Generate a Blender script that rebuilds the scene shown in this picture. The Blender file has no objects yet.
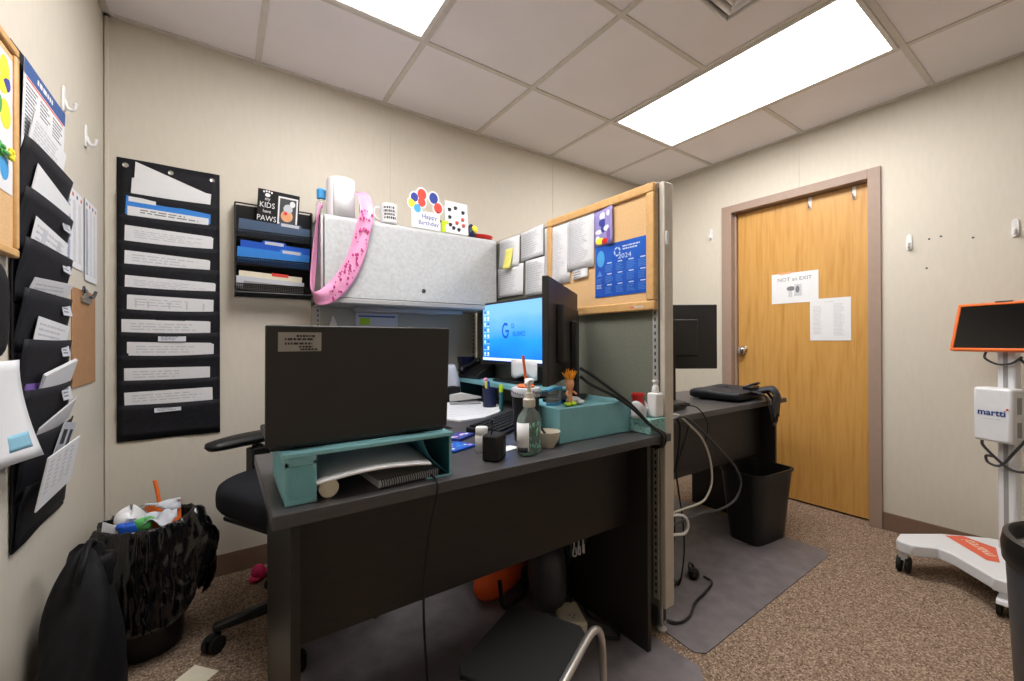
import bpy, bmesh, math, random
from mathutils import Vector, Matrix, Euler, noise

sc = bpy.context.scene
COL = sc.collection
R = math.radians
PI = math.pi
rnd = random.Random(7)

# ------------------------------------------------------------------ materials
def lin(c):
    r = []
    for x in c:
        x = x / 255.0
        r.append(x / 12.92 if x <= .04045 else ((x + .055) / 1.055) ** 2.4)
    return r

def mat(name, rgb, rough=.5, metal=0., var=.05, scale=30., bump=0., bscale=150., spec=.5,
        trans=0., ior=1.45, stretch=(1, 1, 1), coat=0., emit=None, estr=0., sheen=0.):
    m = bpy.data.materials.new(name)
    m.use_nodes = True
    nt = m.node_tree
    b = nt.nodes['Principled BSDF']
    base = lin(rgb)
    tc = nt.nodes.new('ShaderNodeTexCoord')
    mp = nt.nodes.new('ShaderNodeMapping')
    mp.inputs['Scale'].default_value = stretch
    nt.links.new(tc.outputs['Object'], mp.inputs['Vector'])
    nz = nt.nodes.new('ShaderNodeTexNoise')
    nz.inputs['Scale'].default_value = scale
    nz.inputs['Detail'].default_value = 5
    nt.links.new(mp.outputs['Vector'], nz.inputs['Vector'])
    rp = nt.nodes.new('ShaderNodeValToRGB')
    rp.color_ramp.elements[0].position = .3
    rp.color_ramp.elements[1].position = .7
    rp.color_ramp.elements[0].color = [x * (1 - var) for x in base] + [1]
    rp.color_ramp.elements[1].color = [min(1, x * (1 + var)) for x in base] + [1]
    nt.links.new(nz.outputs['Fac'], rp.inputs['Fac'])
    nt.links.new(rp.outputs['Color'], b.inputs['Base Color'])
    b.inputs['Roughness'].default_value = rough
    b.inputs['Metallic'].default_value = metal
    b.inputs['Specular IOR Level'].default_value = spec
    b.inputs['Transmission Weight'].default_value = trans
    b.inputs['IOR'].default_value = ior
    b.inputs['Coat Weight'].default_value = coat
    b.inputs['Sheen Weight'].default_value = sheen
    if emit:
        b.inputs['Emission Color'].default_value = lin(emit) + [1]
        b.inputs['Emission Strength'].default_value = estr
    if bump:
        n2 = nt.nodes.new('ShaderNodeTexNoise')
        n2.inputs['Scale'].default_value = bscale
        n2.inputs['Detail'].default_value = 3
        nt.links.new(mp.outputs['Vector'], n2.inputs['Vector'])
        bp = nt.nodes.new('ShaderNodeBump')
        bp.inputs['Strength'].default_value = bump
        bp.inputs['Distance'].default_value = .004
        nt.links.new(n2.outputs['Fac'], bp.inputs['Height'])
        nt.links.new(bp.outputs['Normal'], b.inputs['Normal'])
    return m

def ramp_mat(name, stops, scale, detail, rough, stretch=(1, 1, 1), bump=0., bscale=None, kind='noise', dist=0., spec=.5, bdist=.004):
    m = mat(name, (128, 128, 128), rough, spec=spec)
    nt = m.node_tree
    b = nt.nodes['Principled BSDF']
    mp = nt.nodes['Mapping']
    mp.inputs['Scale'].default_value = stretch
    nz = nt.nodes['Noise Texture']
    nz.inputs['Scale'].default_value = scale
    nz.inputs['Detail'].default_value = detail
    nz.inputs['Distortion'].default_value = dist
    src = nz.outputs['Fac']
    if kind == 'voronoi':
        vo = nt.nodes.new('ShaderNodeTexVoronoi')
        vo.inputs['Scale'].default_value = scale
        nt.links.new(mp.outputs['Vector'], vo.inputs['Vector'])
        sp = nt.nodes.new('ShaderNodeSeparateColor')
        nt.links.new(vo.outputs['Color'], sp.inputs['Color'])
        src = sp.outputs['Red']
    rp = nt.nodes['Color Ramp']
    while len(rp.color_ramp.elements) > 1:
        rp.color_ramp.elements.remove(rp.color_ramp.elements[0])
    rp.color_ramp.elements[0].position = stops[0][0]
    rp.color_ramp.elements[0].color = lin(stops[0][1]) + [1]
    for p, c in stops[1:]:
        e = rp.color_ramp.elements.new(p)
        e.color = lin(c) + [1]
    nt.links.new(src, rp.inputs['Fac'])
    if bump:
        n2 = nt.nodes.new('ShaderNodeTexNoise')
        n2.inputs['Scale'].default_value = bscale or scale
        n2.inputs['Detail'].default_value = 3
        nt.links.new(mp.outputs['Vector'], n2.inputs['Vector'])
        bp = nt.nodes.new('ShaderNodeBump')
        bp.inputs['Strength'].default_value = bump
        bp.inputs['Distance'].default_value = bdist
        nt.links.new(n2.outputs['Fac'], bp.inputs['Height'])
        nt.links.new(bp.outputs['Normal'], b.inputs['Normal'])
    return m

M = {}
M['wall'] = ramp_mat('wall_vinyl', [(.3, (205, 198, 184)), (.7, (209, 202, 188))], 9, 6, .6, stretch=(6, 6, 1.5), bump=.04, bscale=60)
M['seam'] = mat('wall_seam', (178, 168, 148), .6)
M['ceil'] = ramp_mat('ceiling_tile', [(.25, (238, 234, 238)), (.75, (244, 240, 244))], 3, 8, .9, bump=.25, bscale=260)
M['tbar'] = mat('ceiling_grid', (212, 206, 200), .55)  # bars toned below the tile colour to stand in for their thin shadow lines
M['carpet'] = ramp_mat('carpet', [(.0, (96, 78, 65)), (.28, (124, 104, 88)), (.55, (144, 123, 105)), (.8, (160, 139, 120)), (1, (184, 165, 146))], 210, 2, .95, bump=.9, bscale=220, kind='voronoi', spec=.1)
M['mat'] = ramp_mat('chair_mat_vinyl', [(.25, (96, 90, 92)), (.75, (122, 116, 118))], 14, 8, .5, bump=.1, bscale=300)
M['base'] = mat('vinyl_base', (122, 98, 82), .55)
M['casing'] = mat('casing_paint', (158, 136, 122), .5, var=.03)
M['door'] = ramp_mat('oak_veneer', [(.2, (176, 122, 56)), (.42, (196, 146, 76)), (.6, (204, 156, 86)), (.8, (184, 132, 64))], 5, 6, .38, stretch=(9, 9, .55), dist=.4)
M['desk'] = ramp_mat('espresso_laminate', [(.25, (28, 25, 24)), (.5, (39, 35, 33)), (.75, (32, 29, 28))], 6, 7, .42, stretch=(1.2, 12, 14), bump=.03, bscale=40)
M['desktop'] = ramp_mat('espresso_top', [(.25, (62, 60, 62)), (.5, (73, 71, 73)), (.75, (66, 64, 66))], 6, 7, .36, stretch=(1.2, 14, 12), bump=.03, bscale=40)
M['black'] = mat('black_plastic', (20, 20, 21), .42, var=.12)
M['blackmat'] = mat('black_matte', (17, 17, 18), .75, var=.15)
M['gloss'] = mat('black_gloss', (9, 9, 11), .12)
M['fabric'] = ramp_mat('organizer_fabric', [(.3, (21, 21, 26)), (.7, (30, 30, 36))], 60, 4, .7, bump=.2, bscale=240, spec=.3)
M['chairfab'] = ramp_mat('chair_fabric', [(.3, (22, 23, 28)), (.7, (33, 34, 40))], 250, 2, .85, bump=.3, bscale=500, spec=.25)
M['bagfab'] = ramp_mat('bag_fabric', [(.3, (14, 14, 16)), (.7, (24, 24, 27))], 40, 4, .7, bump=.15, bscale=140, spec=.3)
M['trash'] = mat('bin_liner', (12, 12, 14), .18, var=.2, bump=.55, bscale=38, spec=.8)
M['navybag'] = mat('navy_nylon', (24, 27, 36), .6, bump=.2, bscale=80)
M['paper'] = mat('paper_white', (226, 227, 230), .75, var=.015)
M['paper2'] = mat('paper_grey', (196, 200, 208), .75, var=.02)
M['cream'] = mat('paper_cream', (226, 218, 196), .75, var=.02)
M['ink'] = mat('ink_grey', (120, 122, 128), .8)
M['ink2'] = mat('ink_dark', (45, 45, 50), .8)
M['inklt'] = mat('ink_light', (196, 198, 204), .8)
M['inkblue'] = mat('ink_blue', (62, 92, 150), .8)
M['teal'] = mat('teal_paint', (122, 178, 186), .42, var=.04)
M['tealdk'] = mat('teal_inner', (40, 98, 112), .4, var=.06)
M['tealpat'] = ramp_mat('tissue_box_pattern', [(.3, (60, 120, 118)), (.5, (150, 190, 186)), (.7, (74, 138, 136))], 60, 3, .6, dist=1.5)
M['white'] = mat('white_plastic', (226, 226, 226), .4, var=.015)
M['whitep'] = mat('white_paint', (222, 224, 228), .32, var=.015)
M['offwhite'] = mat('offwhite_plastic', (206, 202, 190), .5)
M['grey'] = mat('grey_plastic', (150, 150, 150), .5)
M['dkgrey'] = mat('dark_grey_plastic', (62, 64, 68), .45)
M['lam'] = ramp_mat('speckled_laminate', [(.0, (138, 138, 138)), (.25, (172, 174, 176)), (.6, (186, 189, 191)), (1, (196, 199, 201))], 70, 4, .5, spec=.4)
M['metalg'] = mat('painted_metal_grey', (168, 168, 168), .45, metal=.1)
M['putty'] = mat('putty_metal', (196, 188, 176), .45)
M['std'] = mat('slotted_standard', (190, 188, 184), .4, metal=.4)
M['slot'] = mat('slot_dark', (28, 27, 26), .8)
M['panel'] = ramp_mat('partition_fabric', [(.3, (112, 114, 102)), (.7, (122, 124, 112))], 200, 3, .9, bump=.3, bscale=400, spec=.2)
M['backpanel'] = ramp_mat('back_panel_fabric', [(.3, (168, 166, 156)), (.7, (178, 176, 166))], 200, 3, .9, bump=.3, bscale=400, spec=.2)
M['oak'] = ramp_mat('oak_frame', [(.25, (202, 156, 98)), (.75, (216, 174, 116))], 12, 6, .45, stretch=(5, 5, 5))
M['cork'] = ramp_mat('cork', [(.3, (212, 172, 122)), (.7, (222, 184, 136))], 160, 4, .85, bump=.3, bscale=260)
M['chrome'] = mat('chrome', (215, 215, 215), .16, metal=1)
M['steel'] = mat('brushed_steel', (180, 178, 172), .32, metal=1)
M['tubechrome'] = mat('satin_tube', (205, 205, 202), .3, metal=.85)
M['wood'] = mat('hardboard', (172, 128, 88), .6, var=.08)
M['orange'] = mat('orange_plastic', (232, 110, 40), .4)
M['orangebag'] = mat('orange_cloth', (225, 88, 26), .6, bump=.2, bscale=30)
M['paleblue'] = mat('print_paleblue', (140, 192, 214), .7)
M['lid'] = mat('laptop_lid', (40, 38, 37), .5, var=.04)
M['monback'] = mat('monitor_back', (40, 38, 38), .5, var=.05)
M['amber'] = mat('amber_tuft', (240, 160, 44), .6)
M['decal'] = mat('orange_decal', (222, 100, 72), .5)
M['red'] = mat('red_plastic', (206, 42, 36), .35)
M['redp'] = mat('print_red', (222, 74, 62), .6)
M['bluep'] = mat('print_blue', (52, 66, 150), .6)
M['cyanp'] = mat('print_cyan', (70, 160, 222), .6)
M['yellowp'] = mat('print_yellow', (242, 226, 60), .6)
M['purplep'] = mat('print_purple', (120, 92, 168), .6)
M['lav'] = mat('print_lavender', (150, 140, 200), .6)
M['greenp'] = mat('print_green', (84, 170, 90), .6)
M['lime'] = mat('lime_plastic', (178, 214, 40), .4)
M['peach'] = mat('peach_plastic', (226, 164, 120), .5)
M['pink'] = mat('pink_satin', (234, 158, 198), .38, var=.06, bump=.1, bscale=50)
M['pinkdk'] = mat('print_magenta', (176, 52, 116), .6)
M['magenta'] = mat('magenta_cloth', (214, 40, 100), .6)
M['folderblue'] = mat('folder_blue', (28, 86, 190), .5, var=.04)
M['folderlt'] = mat('folder_sky', (52, 132, 218), .5, var=.04)
M['folderslate'] = mat('folder_slate', (72, 92, 120), .55, var=.04)
M['calblue'] = ramp_mat('calendar_blue', [(.2, (14, 58, 150)), (.5, (22, 84, 186)), (.8, (36, 112, 212))], 6, 4, .35)
M['calwhite'] = mat('calendar_print', (196, 214, 240), .5)
M['calmid'] = mat('calendar_grid', (84, 136, 212), .5)
M['sticky'] = mat('sticky_yellow', (236, 228, 120), .75)
M['glassy'] = mat('clear_plastic', (235, 240, 238), .06, trans=.92, ior=1.3, var=0)
M['gel'] = mat('sanitizer_gel', (176, 226, 210), .05, trans=.75, ior=1.33, var=0)
M['green_label'] = mat('label_green', (120, 176, 160), .6)
M['wicker'] = mat('bowl_ceramic', (206, 200, 184), .45)
M['rubber'] = mat('rubber', (15, 15, 15), .7)
M['slate'] = mat('label_grey', (150, 146, 140), .6)
M['lightframe'] = mat('troffer_frame', (222, 218, 214), .5)
M['navy'] = mat('navy_plastic', (28, 36, 70), .4)
M['screen'] = None

def screen_mat(name):
    m = bpy.data.materials.new(name)
    m.use_nodes = True
    nt = m.node_tree
    b = nt.nodes['Principled BSDF']
    tc = nt.nodes.new('ShaderNodeTexCoord')
    sp = nt.nodes.new('ShaderNodeSeparateXYZ')
    nt.links.new(tc.outputs['Generated'], sp.inputs['Vector'])
    nz = nt.nodes.new('ShaderNodeTexNoise')
    nz.inputs['Scale'].default_value = 2.2
    nt.links.new(tc.outputs['Generated'], nz.inputs['Vector'])
    ad = nt.nodes.new('ShaderNodeMath'); ad.operation = 'MULTIPLY_ADD'
    ad.inputs[1].default_value = .45
    nt.links.new(nz.outputs['Fac'], ad.inputs[0])
    nt.links.new(sp.outputs['Z'], ad.inputs[2])
    rp = nt.nodes.new('ShaderNodeValToRGB')
    e = rp.color_ramp.elements
    e[0].position = .25; e[0].color = lin((8, 112, 226)) + [1]
    e[1].position = 1.2 if False else 1.0; e[1].color = lin((122, 184, 246)) + [1]
    k = e.new(.6); k.color = lin((28, 146, 244)) + [1]
    nt.links.new(ad.outputs[0], rp.inputs['Fac'])
    b.inputs['Base Color'].default_value = (.01, .01, .01, 1)
    b.inputs['Roughness'].default_value = .3
    nt.links.new(rp.outputs['Color'], b.inputs['Emission Color'])
    b.inputs['Emission Strength'].default_value = SCREEN_E
    return m

EXPO = 0.56
LIGHT_E = 12.0
SCREEN_E = 1.0
M['screen'] = screen_mat('lit_screen')
M['lamp'] = mat('light_diffuser', (240, 240, 240), .6, emit=(255, 252, 250), estr=LIGHT_E)

# ------------------------------------------------------------------ mesh builder
class MB:
    def __init__(s, T=None):
        s.v = []; s.f = []; s.mi = []; s.T = T or Matrix()
    def add(s, vs, fs, m=0):
        b = len(s.v)
        s.v += [s.T @ Vector(v) for v in vs]
        s.f += [[i + b for i in f] for f in fs]
        s.mi += [m] * len(fs)
        return s
    def box(s, x0, x1, y0, y1, z0, z1, m=0):
        v = [(x0, y0, z0), (x1, y0, z0), (x1, y1, z0), (x0, y1, z0), (x0, y0, z1), (x1, y0, z1), (x1, y1, z1), (x0, y1, z1)]
        f = [(0, 3, 2, 1), (4, 5, 6, 7), (0, 1, 5, 4), (1, 2, 6, 5), (2, 3, 7, 6), (3, 0, 4, 7)]
        return s.add(v, f, m)
    def quad(s, a, b, c, d, m=0):
        return s.add([a, b, c, d], [(0, 1, 2, 3)], m)
    def prism(s, poly, axis, a, b, m=0):
        n = len(poly)
        def P(p, h):
            if axis == 'z': return (p[0], p[1], h)
            if axis == 'y': return (p[0], h, p[1])
            return (h, p[0], p[1])
        v = [P(p, a) for p in poly] + [P(p, b) for p in poly]
        f = [list(range(n))[::-1], list(range(n, 2 * n))] + [(i, (i + 1) % n, n + (i + 1) % n, n + i) for i in range(n)]
        return s.add(v, f, m)
    def cyl(s, p0, p1, r0, r1=None, n=20, m=0, cap=True):
        r1 = r0 if r1 is None else r1
        p0 = Vector(p0); p1 = Vector(p1)
        d = (p1 - p0).normalized()
        q = d.to_track_quat('Z', 'Y')
        v = []
        for p, r in ((p0, r0), (p1, r1)):
            for i in range(n):
                a = 2 * PI * i / n
                v.append(p + q @ Vector((r * math.cos(a), r * math.sin(a), 0)))
        f = [(i, (i + 1) % n, n + (i + 1) % n, n + i) for i in range(n)]
        if cap: f += [list(range(n))[::-1], list(range(n, 2 * n))]
        return s.add(v, f, m)
    def tube(s, pts, r, n=8, m=0, sub=6, closed=False):
        P = [Vector(p) for p in pts]
        if sub > 1 and len(P) > 2:
            Q = []
            for i in range(len(P) - 1):
                a = P[i - 1] if i else P[0] * 2 - P[1]
                b, c = P[i], P[i + 1]
                d = P[i + 2] if i + 2 < len(P) else P[-1] * 2 - P[-2]
                for k in range(sub):
                    t = k / sub
                    Q.append(.5 * (2 * b + (c - a) * t + (2 * a - 5 * b + 4 * c - d) * t * t + (3 * b - a - 3 * c + d) * t ** 3))
            Q.append(P[-1]); P = Q
        v = []; up = Vector((0, 0, 1)); pn = None
        for i, p in enumerate(P):
            t = (P[min(i + 1, len(P) - 1)] - P[max(i - 1, 0)]).normalized()
            if pn is None:
                pn = t.orthogonal().normalized()
            pn = (pn - t * pn.dot(t)).normalized()
            bn = t.cross(pn)
            for k in range(n):
                a = 2 * PI * k / n
                v.append(p + r * (pn * math.cos(a) + bn * math.sin(a)))
        f = []
        for i in range(len(P) - 1):
            for k in range(n):
                f.append((i * n + k, i * n + (k + 1) % n, (i + 1) * n + (k + 1) % n, (i + 1) * n + k))
        f += [list(range(n))[::-1], [(len(P) - 1) * n + k for k in range(n)]]
        return s.add(v, f, m)
    def lathe(s, prof, n=28, m=0, c=(0, 0, 0), sx=1, sy=1):
        v = []
        for r, z in prof:
            r = max(r, 1e-4)
            for i in range(n):
                a = 2 * PI * i / n
                v.append((c[0] + sx * r * math.cos(a), c[1] + sy * r * math.sin(a), c[2] + z))
        f = []
        for j in range(len(prof) - 1):
            for i in range(n):
                f.append((j * n + i, j * n + (i + 1) % n, (j + 1) * n + (i + 1) % n, (j + 1) * n + i))
        f += [list(range(n))[::-1], [(len(prof) - 1) * n + i for i in range(n)]]
        return s.add(v, f, m)
    def ell(s, c, r, nu=16, nv=10, m=0, e=1.0):
        v = [(c[0], c[1], c[2] - r[2])]
        sg = lambda x: math.copysign(abs(x) ** e, x)
        for j in range(1, nv):
            t = -PI / 2 + PI * j / nv
            for i in range(nu):
                a = 2 * PI * i / nu
                v.append((c[0] + r[0] * sg(math.cos(t)) * sg(math.cos(a)), c[1] + r[1] * sg(math.cos(t)) * sg(math.sin(a)), c[2] + r[2] * sg(math.sin(t))))
        v.append((c[0], c[1], c[2] + r[2]))
        f = [(0, 1 + (i + 1) % nu, 1 + i) for i in range(nu)]
        for j in range(nv - 2):
            for i in range(nu):
                f.append((1 + j * nu + i, 1 + j * nu + (i + 1) % nu, 1 + (j + 1) * nu + (i + 1) % nu, 1 + (j + 1) * nu + i))
        L = len(v) - 1; b = 1 + (nv - 2) * nu
        f += [(b + i, b + (i + 1) % nu, L) for i in range(nu)]
        return s.add(v, f, m)
    def surf(s, fn, nu, nv, m=0):
        v = [fn(i / nu, j / nv) for j in range(nv + 1) for i in range(nu + 1)]
        w = nu + 1
        f = [(j * w + i, j * w + i + 1, (j + 1) * w + i + 1, (j + 1) * w + i) for j in range(nv) for i in range(nu)]
        return s.add(v, f, m)
    def text(s, txt, size, x, z, y=0., m=0, align='CENTER', T=None, ext=.0003, sx=1.0, bold=0.):
        cu = bpy.data.curves.new('t', 'FONT')
        cu.body = txt; cu.size = size; cu.align_x = align; cu.extrude = ext; cu.offset = bold; cu.resolution_u = 2
        o = bpy.data.objects.new('t', cu)
        me = o.to_mesh()
        B = Matrix.Translation((x, y, z)) @ Matrix.Rotation(PI / 2, 4, 'X') @ Matrix.Diagonal((sx, 1, 1, 1))
        if T: B = T @ B
        s.add([B @ v.co for v in me.vertices], [list(p.vertices) for p in me.polygons], m)
        o.to_mesh_clear()
        bpy.data.objects.remove(o); bpy.data.curves.remove(cu)
        return s
    def build(s, name, mats, parent=None, loc=None, rz=None, bevel=0., seg=2, solid=0., ang=38, recalc=True, sub=0, smooth=True):
        me = bpy.data.meshes.new(name)
        me.from_pydata([tuple(v) for v in s.v], [], s.f)
        if not isinstance(mats, (list, tuple)): mats = [mats]
        for k in mats: me.materials.append(M[k] if isinstance(k, str) else k)
        me.polygons.foreach_set('material_index', s.mi)
        if recalc:
            bm = bmesh.new(); bm.from_mesh(me)
            bmesh.ops.recalc_face_normals(bm, faces=bm.faces)
            bm.to_mesh(me); bm.free()
        if smooth:
            me.polygons.foreach_set('use_smooth', [True] * len(me.polygons))
            me.set_sharp_from_angle(angle=R(ang))
        o = bpy.data.objects.new(name, me)
        COL.objects.link(o)
        if parent: o.parent = parent
        if loc is not None: o.location = loc
        if rz is not None: o.rotation_euler = (0, 0, R(rz))
        if solid:
            md = o.modifiers.new('solid', 'SOLIDIFY'); md.thickness = solid; md.offset = 0
        if bevel:
            md = o.modifiers.new('bevel', 'BEVEL'); md.width = bevel; md.segments = seg
            md.limit_method = 'ANGLE'; md.angle_limit = R(40)
        if sub:
            md = o.modifiers.new('sub', 'SUBSURF'); md.levels = sub; md.render_levels = sub
        return o

def thing(name, label, cat, loc=(0, 0, 0), rz=0, group=None):
    o = bpy.data.objects.new(name, None)
    COL.objects.link(o)
    o.empty_display_size = .05
    o.location = loc; o.rotation_euler = (0, 0, R(rz))
    return tag(o, label, cat, group)

def tag(o, label, cat, group=None):
    o['label'] = label; o['category'] = cat
    if group: o['group'] = group
    return o

def struct(o, label=None):
    o['kind'] = 'structure'
    return o

def dup(o, parent=None):
    c = o.copy(); COL.objects.link(c)
    if parent: c.parent = parent
    for ch in list(o.children): dup(ch, c)
    return c

def frame_inv(o_loc, rz):
    return (Matrix.Translation(o_loc) @ Matrix.Rotation(R(rz), 4, 'Z')).inverted()

def bits(mb, x0, x1, z0, z1, n, y, m=1, seed=1, hh=.45, full=.95):
    """rows of little words printed on a sheet that faces local -Y"""
    r = random.Random(seed)
    h = (z1 - z0) / n
    for i in range(n):
        z = z1 - (i + .5) * h
        x = x0
        end = x0 + (x1 - x0) * r.uniform(.6, full)
        while x < end:
            w = min(r.uniform(.02, .09) * (x1 - x0) * 2, end - x)
            mb.box(x, x + w, y - .0003, y, z - h * hh / 2, z + h * hh / 2, m)
            x += w + (x1 - x0) * .03

def sheet(mb, w, h, x=0., z=0., y=0., m=0, t=.0008):
    mb.box(x - w / 2, x + w / 2, y - t, y, z, z + h, m)

# ------------------------------------------------------------------ room
RW = 3.522; RH = 2.439; RF = -3.35
OPY0, OPY1, OPZ = -1.543, -.745, 2.03
o = MB().box(-.1, RW + .1, RF - .1, .1, -.1, 0).build('floor', 'carpet'); struct(o)
# ceiling: tiles slab plus the exposed T-bar grid as its part
o = MB().box(-.1, RW + .1, RF - .1, .1, RH, RH + .1).build('ceiling', 'ceil'); struct(o)
g = MB()
TX = [.545 + k * .6096 - .6096 for k in range(0, 7)]
TY = [-.598 - k * .6096 for k in range(0, 5)]
for x in TX:
    if 0 < x < RW: g.box(x - .012, x + .012, RF, 0, RH - .006, RH + .001)
for y in TY: g.box(0, RW, y - .012, y + .012, RH - .0055, RH + .001)
g.box(0, RW, -.022, 0, RH - .008, RH); g.box(0, .022, RF, 0, RH - .008, RH); g.box(RW - .022, RW, RF, 0, RH - .008, RH)
o.name = 'ceiling'; g.build('grid', 'tbar', parent=o)
o = MB().box(-.1, RW + .1, 0, .1, 0, RH).build('wall_back', 'wall'); struct(o)
s_ = MB()
for x in (1.2, 2.415): s_.box(x - .004, x + .004, -.0035, 0, .1, RH - .008)
s_.box(.004, .016, -.008, 0, .1, RH - .008)
s_.build('seam_strip', 'wall', parent=o, bevel=.001)
o = MB().box(-.1, 0, RF - .1, .1, 0, RH).build('wall_left', 'wall'); struct(o)
o = MB().box(-.1, RW + .1, RF - .1, RF, 0, RH).build('wall_front', 'wall'); struct(o)
w = MB()
w.box(RW, RW + .1, RF - .1, OPY0 - .03, 0, RH).box(RW, RW + .1, OPY1 + .03, .1, 0, RH).box(RW, RW + .1, OPY0 - .03, OPY1 + .03, OPZ + .03, RH)
o = w.build('wall_right', 'wall'); struct(o)
MB().box(RW - .003, RW, -1.19, -1.182, OPZ + .056, RH - .008).build('seam_strip', 'wall', parent=o, bevel=.001)
b_ = MB().box(.0, RW, -.007, 0, 0, .1).build('baseboard_back', 'base', bevel=.003); struct(b_)
b_ = MB().box(0, .007, RF, -.008, 0, .1).build('baseboard_left', 'base', bevel=.003); struct(b_)
b_ = MB().box(RW - .007, RW, RF, OPY0 - .062, 0, .1).box(RW - .007, RW, OPY1 + .072, -.008, 0, .1).build('baseboard_right', 'base', bevel=.003); struct(b_)
# door casing and leaf
c = MB()
c.box(RW - .016, RW + .075, OPY0 - .06, OPY0, 0, OPZ + .055)
c.box(RW - .016, RW + .075, OPY1, OPY1 + .072, 0, OPZ + .055)
c.box(RW - .0161, RW + .075, OPY0, OPY1, OPZ, OPZ + .055)
c.box(RW + .03, RW + .052, OPY1 - .014, OPY1, 0, OPZ).box(RW + .099, RW + .11, OPY0 - .06, OPY1 + .072, 0, OPZ + .055)
cs = c.build('trim_1', 'casing', bevel=.002); struct(cs)
d = MB().box(RW + .054, RW + .098, OPY0 + .003, OPY1 - .016, .012, OPZ - .004).build('door_1', 'door', bevel=.001); struct(d)
kb = MB()
KY = OPY1 - .016 - .035
kb.cyl((RW + .054, KY, 1.012), (RW + .047, KY, 1.012), .034, .031, n=28)
kb.cyl((RW + .05, KY, 1.012), (RW + .02, KY, 1.012), .012, n=16)
T0 = Matrix.Translation((RW + .028, KY, 1.012)) @ Matrix.Rotation(-PI / 2, 4, 'Y')
k2 = MB(T0); k2.lathe([(.012, -.014), (.022, -.008), (.0285, .004), (.027, .016), (.016, .022), (0, .023)], n=26)
kb.v += k2.v and []
hnd = kb.build('door_knob_rose', 'chrome', parent=d)
k2.build('door_knob', 'chrome', parent=d)

# ------------------------------------------------------------------ ceiling fittings
def troffer(x0, y1, label):
    t = thing('ceiling_light', label, 'ceiling light', (x0 + .3048, y1 - .6096, RH - .012), 0, 'fluorescent ceiling panels')
    W, L = .3048 - .013, .6096 - .013
    f = MB()
    f.box(-W, W, -L, -L + .02, 0, .012).box(-W, W, L - .02, L, 0, .012).box(-W, -W + .02, -L + .02, L - .02, 0, .012).box(W - .02, W, -L + .02, L - .02, 0, .012)
    f.build('frame', 'lightframe', parent=t, bevel=.003)
    MB().box(-W + .02, W - .02, -L + .02, L - .02, .004, .011).build('diffuser', 'lamp', parent=t)
troffer(.545, -.598, 'lit ceiling light panel above the black wall organizers and chair')
troffer(.545 + 3 * .6096, -.598, 'lit rectangular ceiling light panel nearest the door')
t = thing('ceiling_vent', 'square ceiling air vent beside the light panel near the door', 'air vent', (2.0, -1.58, RH - .03))
v_ = MB()
def ring(mb, a, b, z0, z1, m=0):
    for (s1, s2) in ((a, b),):
        for k in range(4):
            T = Matrix.Rotation(k * PI / 2, 4, 'Z')
            mb.add([T @ Vector(p) for p in ((-a, -a, z0), (a, -a, z0), (b, -b, z1), (-b, -b, z1))], [(0, 1, 2, 3)], m)
ring(v_, .15, .125, .03, .0); ring(v_, .125, .118, .0, .022)
v_.build('outer_frame', 'lightframe', parent=t, solid=.002)
for a in (.104, .07):
    q = MB(); ring(q, a, a - .026, .0, .016); q.build('louver', 'lightframe', parent=t, solid=.0015)
MB().box(-.036, .036, -.036, .036, .004, .01).build('centre_plate', 'lightframe', parent=t, bevel=.002)
MB().box(-.118, .118, -.118, .118, .026, .029).build('duct_plate', 'dkgrey', parent=t)
# ------------------------------------------------------------------ hanging pocket organizers
def organizer(name, label, loc, rz, W, H, tops, ph, depth, lab, lean=0.):
    """black cloth hanger: backing sheet + pockets; local frame x right, z up, front -y; origin at bottom centre"""
    t = thing(name, label, 'wall organizer', loc, rz)
    b = MB()
    def back(u, v):
        x = (u - .5) * W
        return (x, -.004 - .002 * math.sin(u * 9 + v * 5) - lean * (1 - v) * .0, v * H)
    b.surf(back, 10, 24)
    b.build('backing', 'fabric', parent=t, solid=.003)
    for i, zt in enumerate(tops):
        p = MB()
        hh = ph if i < len(tops) - 1 else zt - .012
        rr = random.Random(i * 3 + len(label))
        sag = rr.uniform(.002, .007)
        def pk(u, v, zt=zt, hh=hh, sag=sag, i=i):
            x = (u - .5) * (W - .004)
            bow = .62 + .38 * max(0., math.sin(PI * u)) ** .45
            y = -.007 - (depth * (v ** 1.3)) * bow - .0015 * math.sin(v * 7 + i)
            z = zt - hh * (1 - v) - sag * math.sin(PI * u) * v
            return (x, y, z)
        p.surf(pk, 16, 6)
        po = p.build('pocket', 'fabric', parent=t, solid=.0022)
        for (li, lx, lw, lh, dz) in lab:
            if li == i:
                c = MB()
                yy = -.0095 - depth * .70
                sl = depth * 1.1 / hh
                T = Matrix.Translation((lx, yy, zt - dz)) @ Matrix.Rotation(-.16, 4, 'X') @ Matrix.Rotation(R(rr.uniform(-2, 3)), 4, 'Y')
                c.T = T
                c.box(-lw / 2, lw / 2, -.0018, -.0004, -lh / 2, lh / 2, 0)
                bits(c, -lw * .4, lw * .4, -lh * .35, lh * .38, 3, -.0018, 1, seed=i + 5)
                c.build('label_card', ['paper2', 'ink'], parent=po)
    for x in (-.42, 0, .42):
        q = MB()
        q.lathe([(.0045, -.001), (.009, -.001), (.010, .001), (.008, .0025), (.0045, .0015)], n=18)
        q.v = [Matrix.Translation((x * W, -.006, H - .03)) @ Matrix.Rotation(PI / 2, 4, 'X') @ v for v in q.v]
        q.build('grommet', 'steel', parent=t)
    return t

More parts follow.
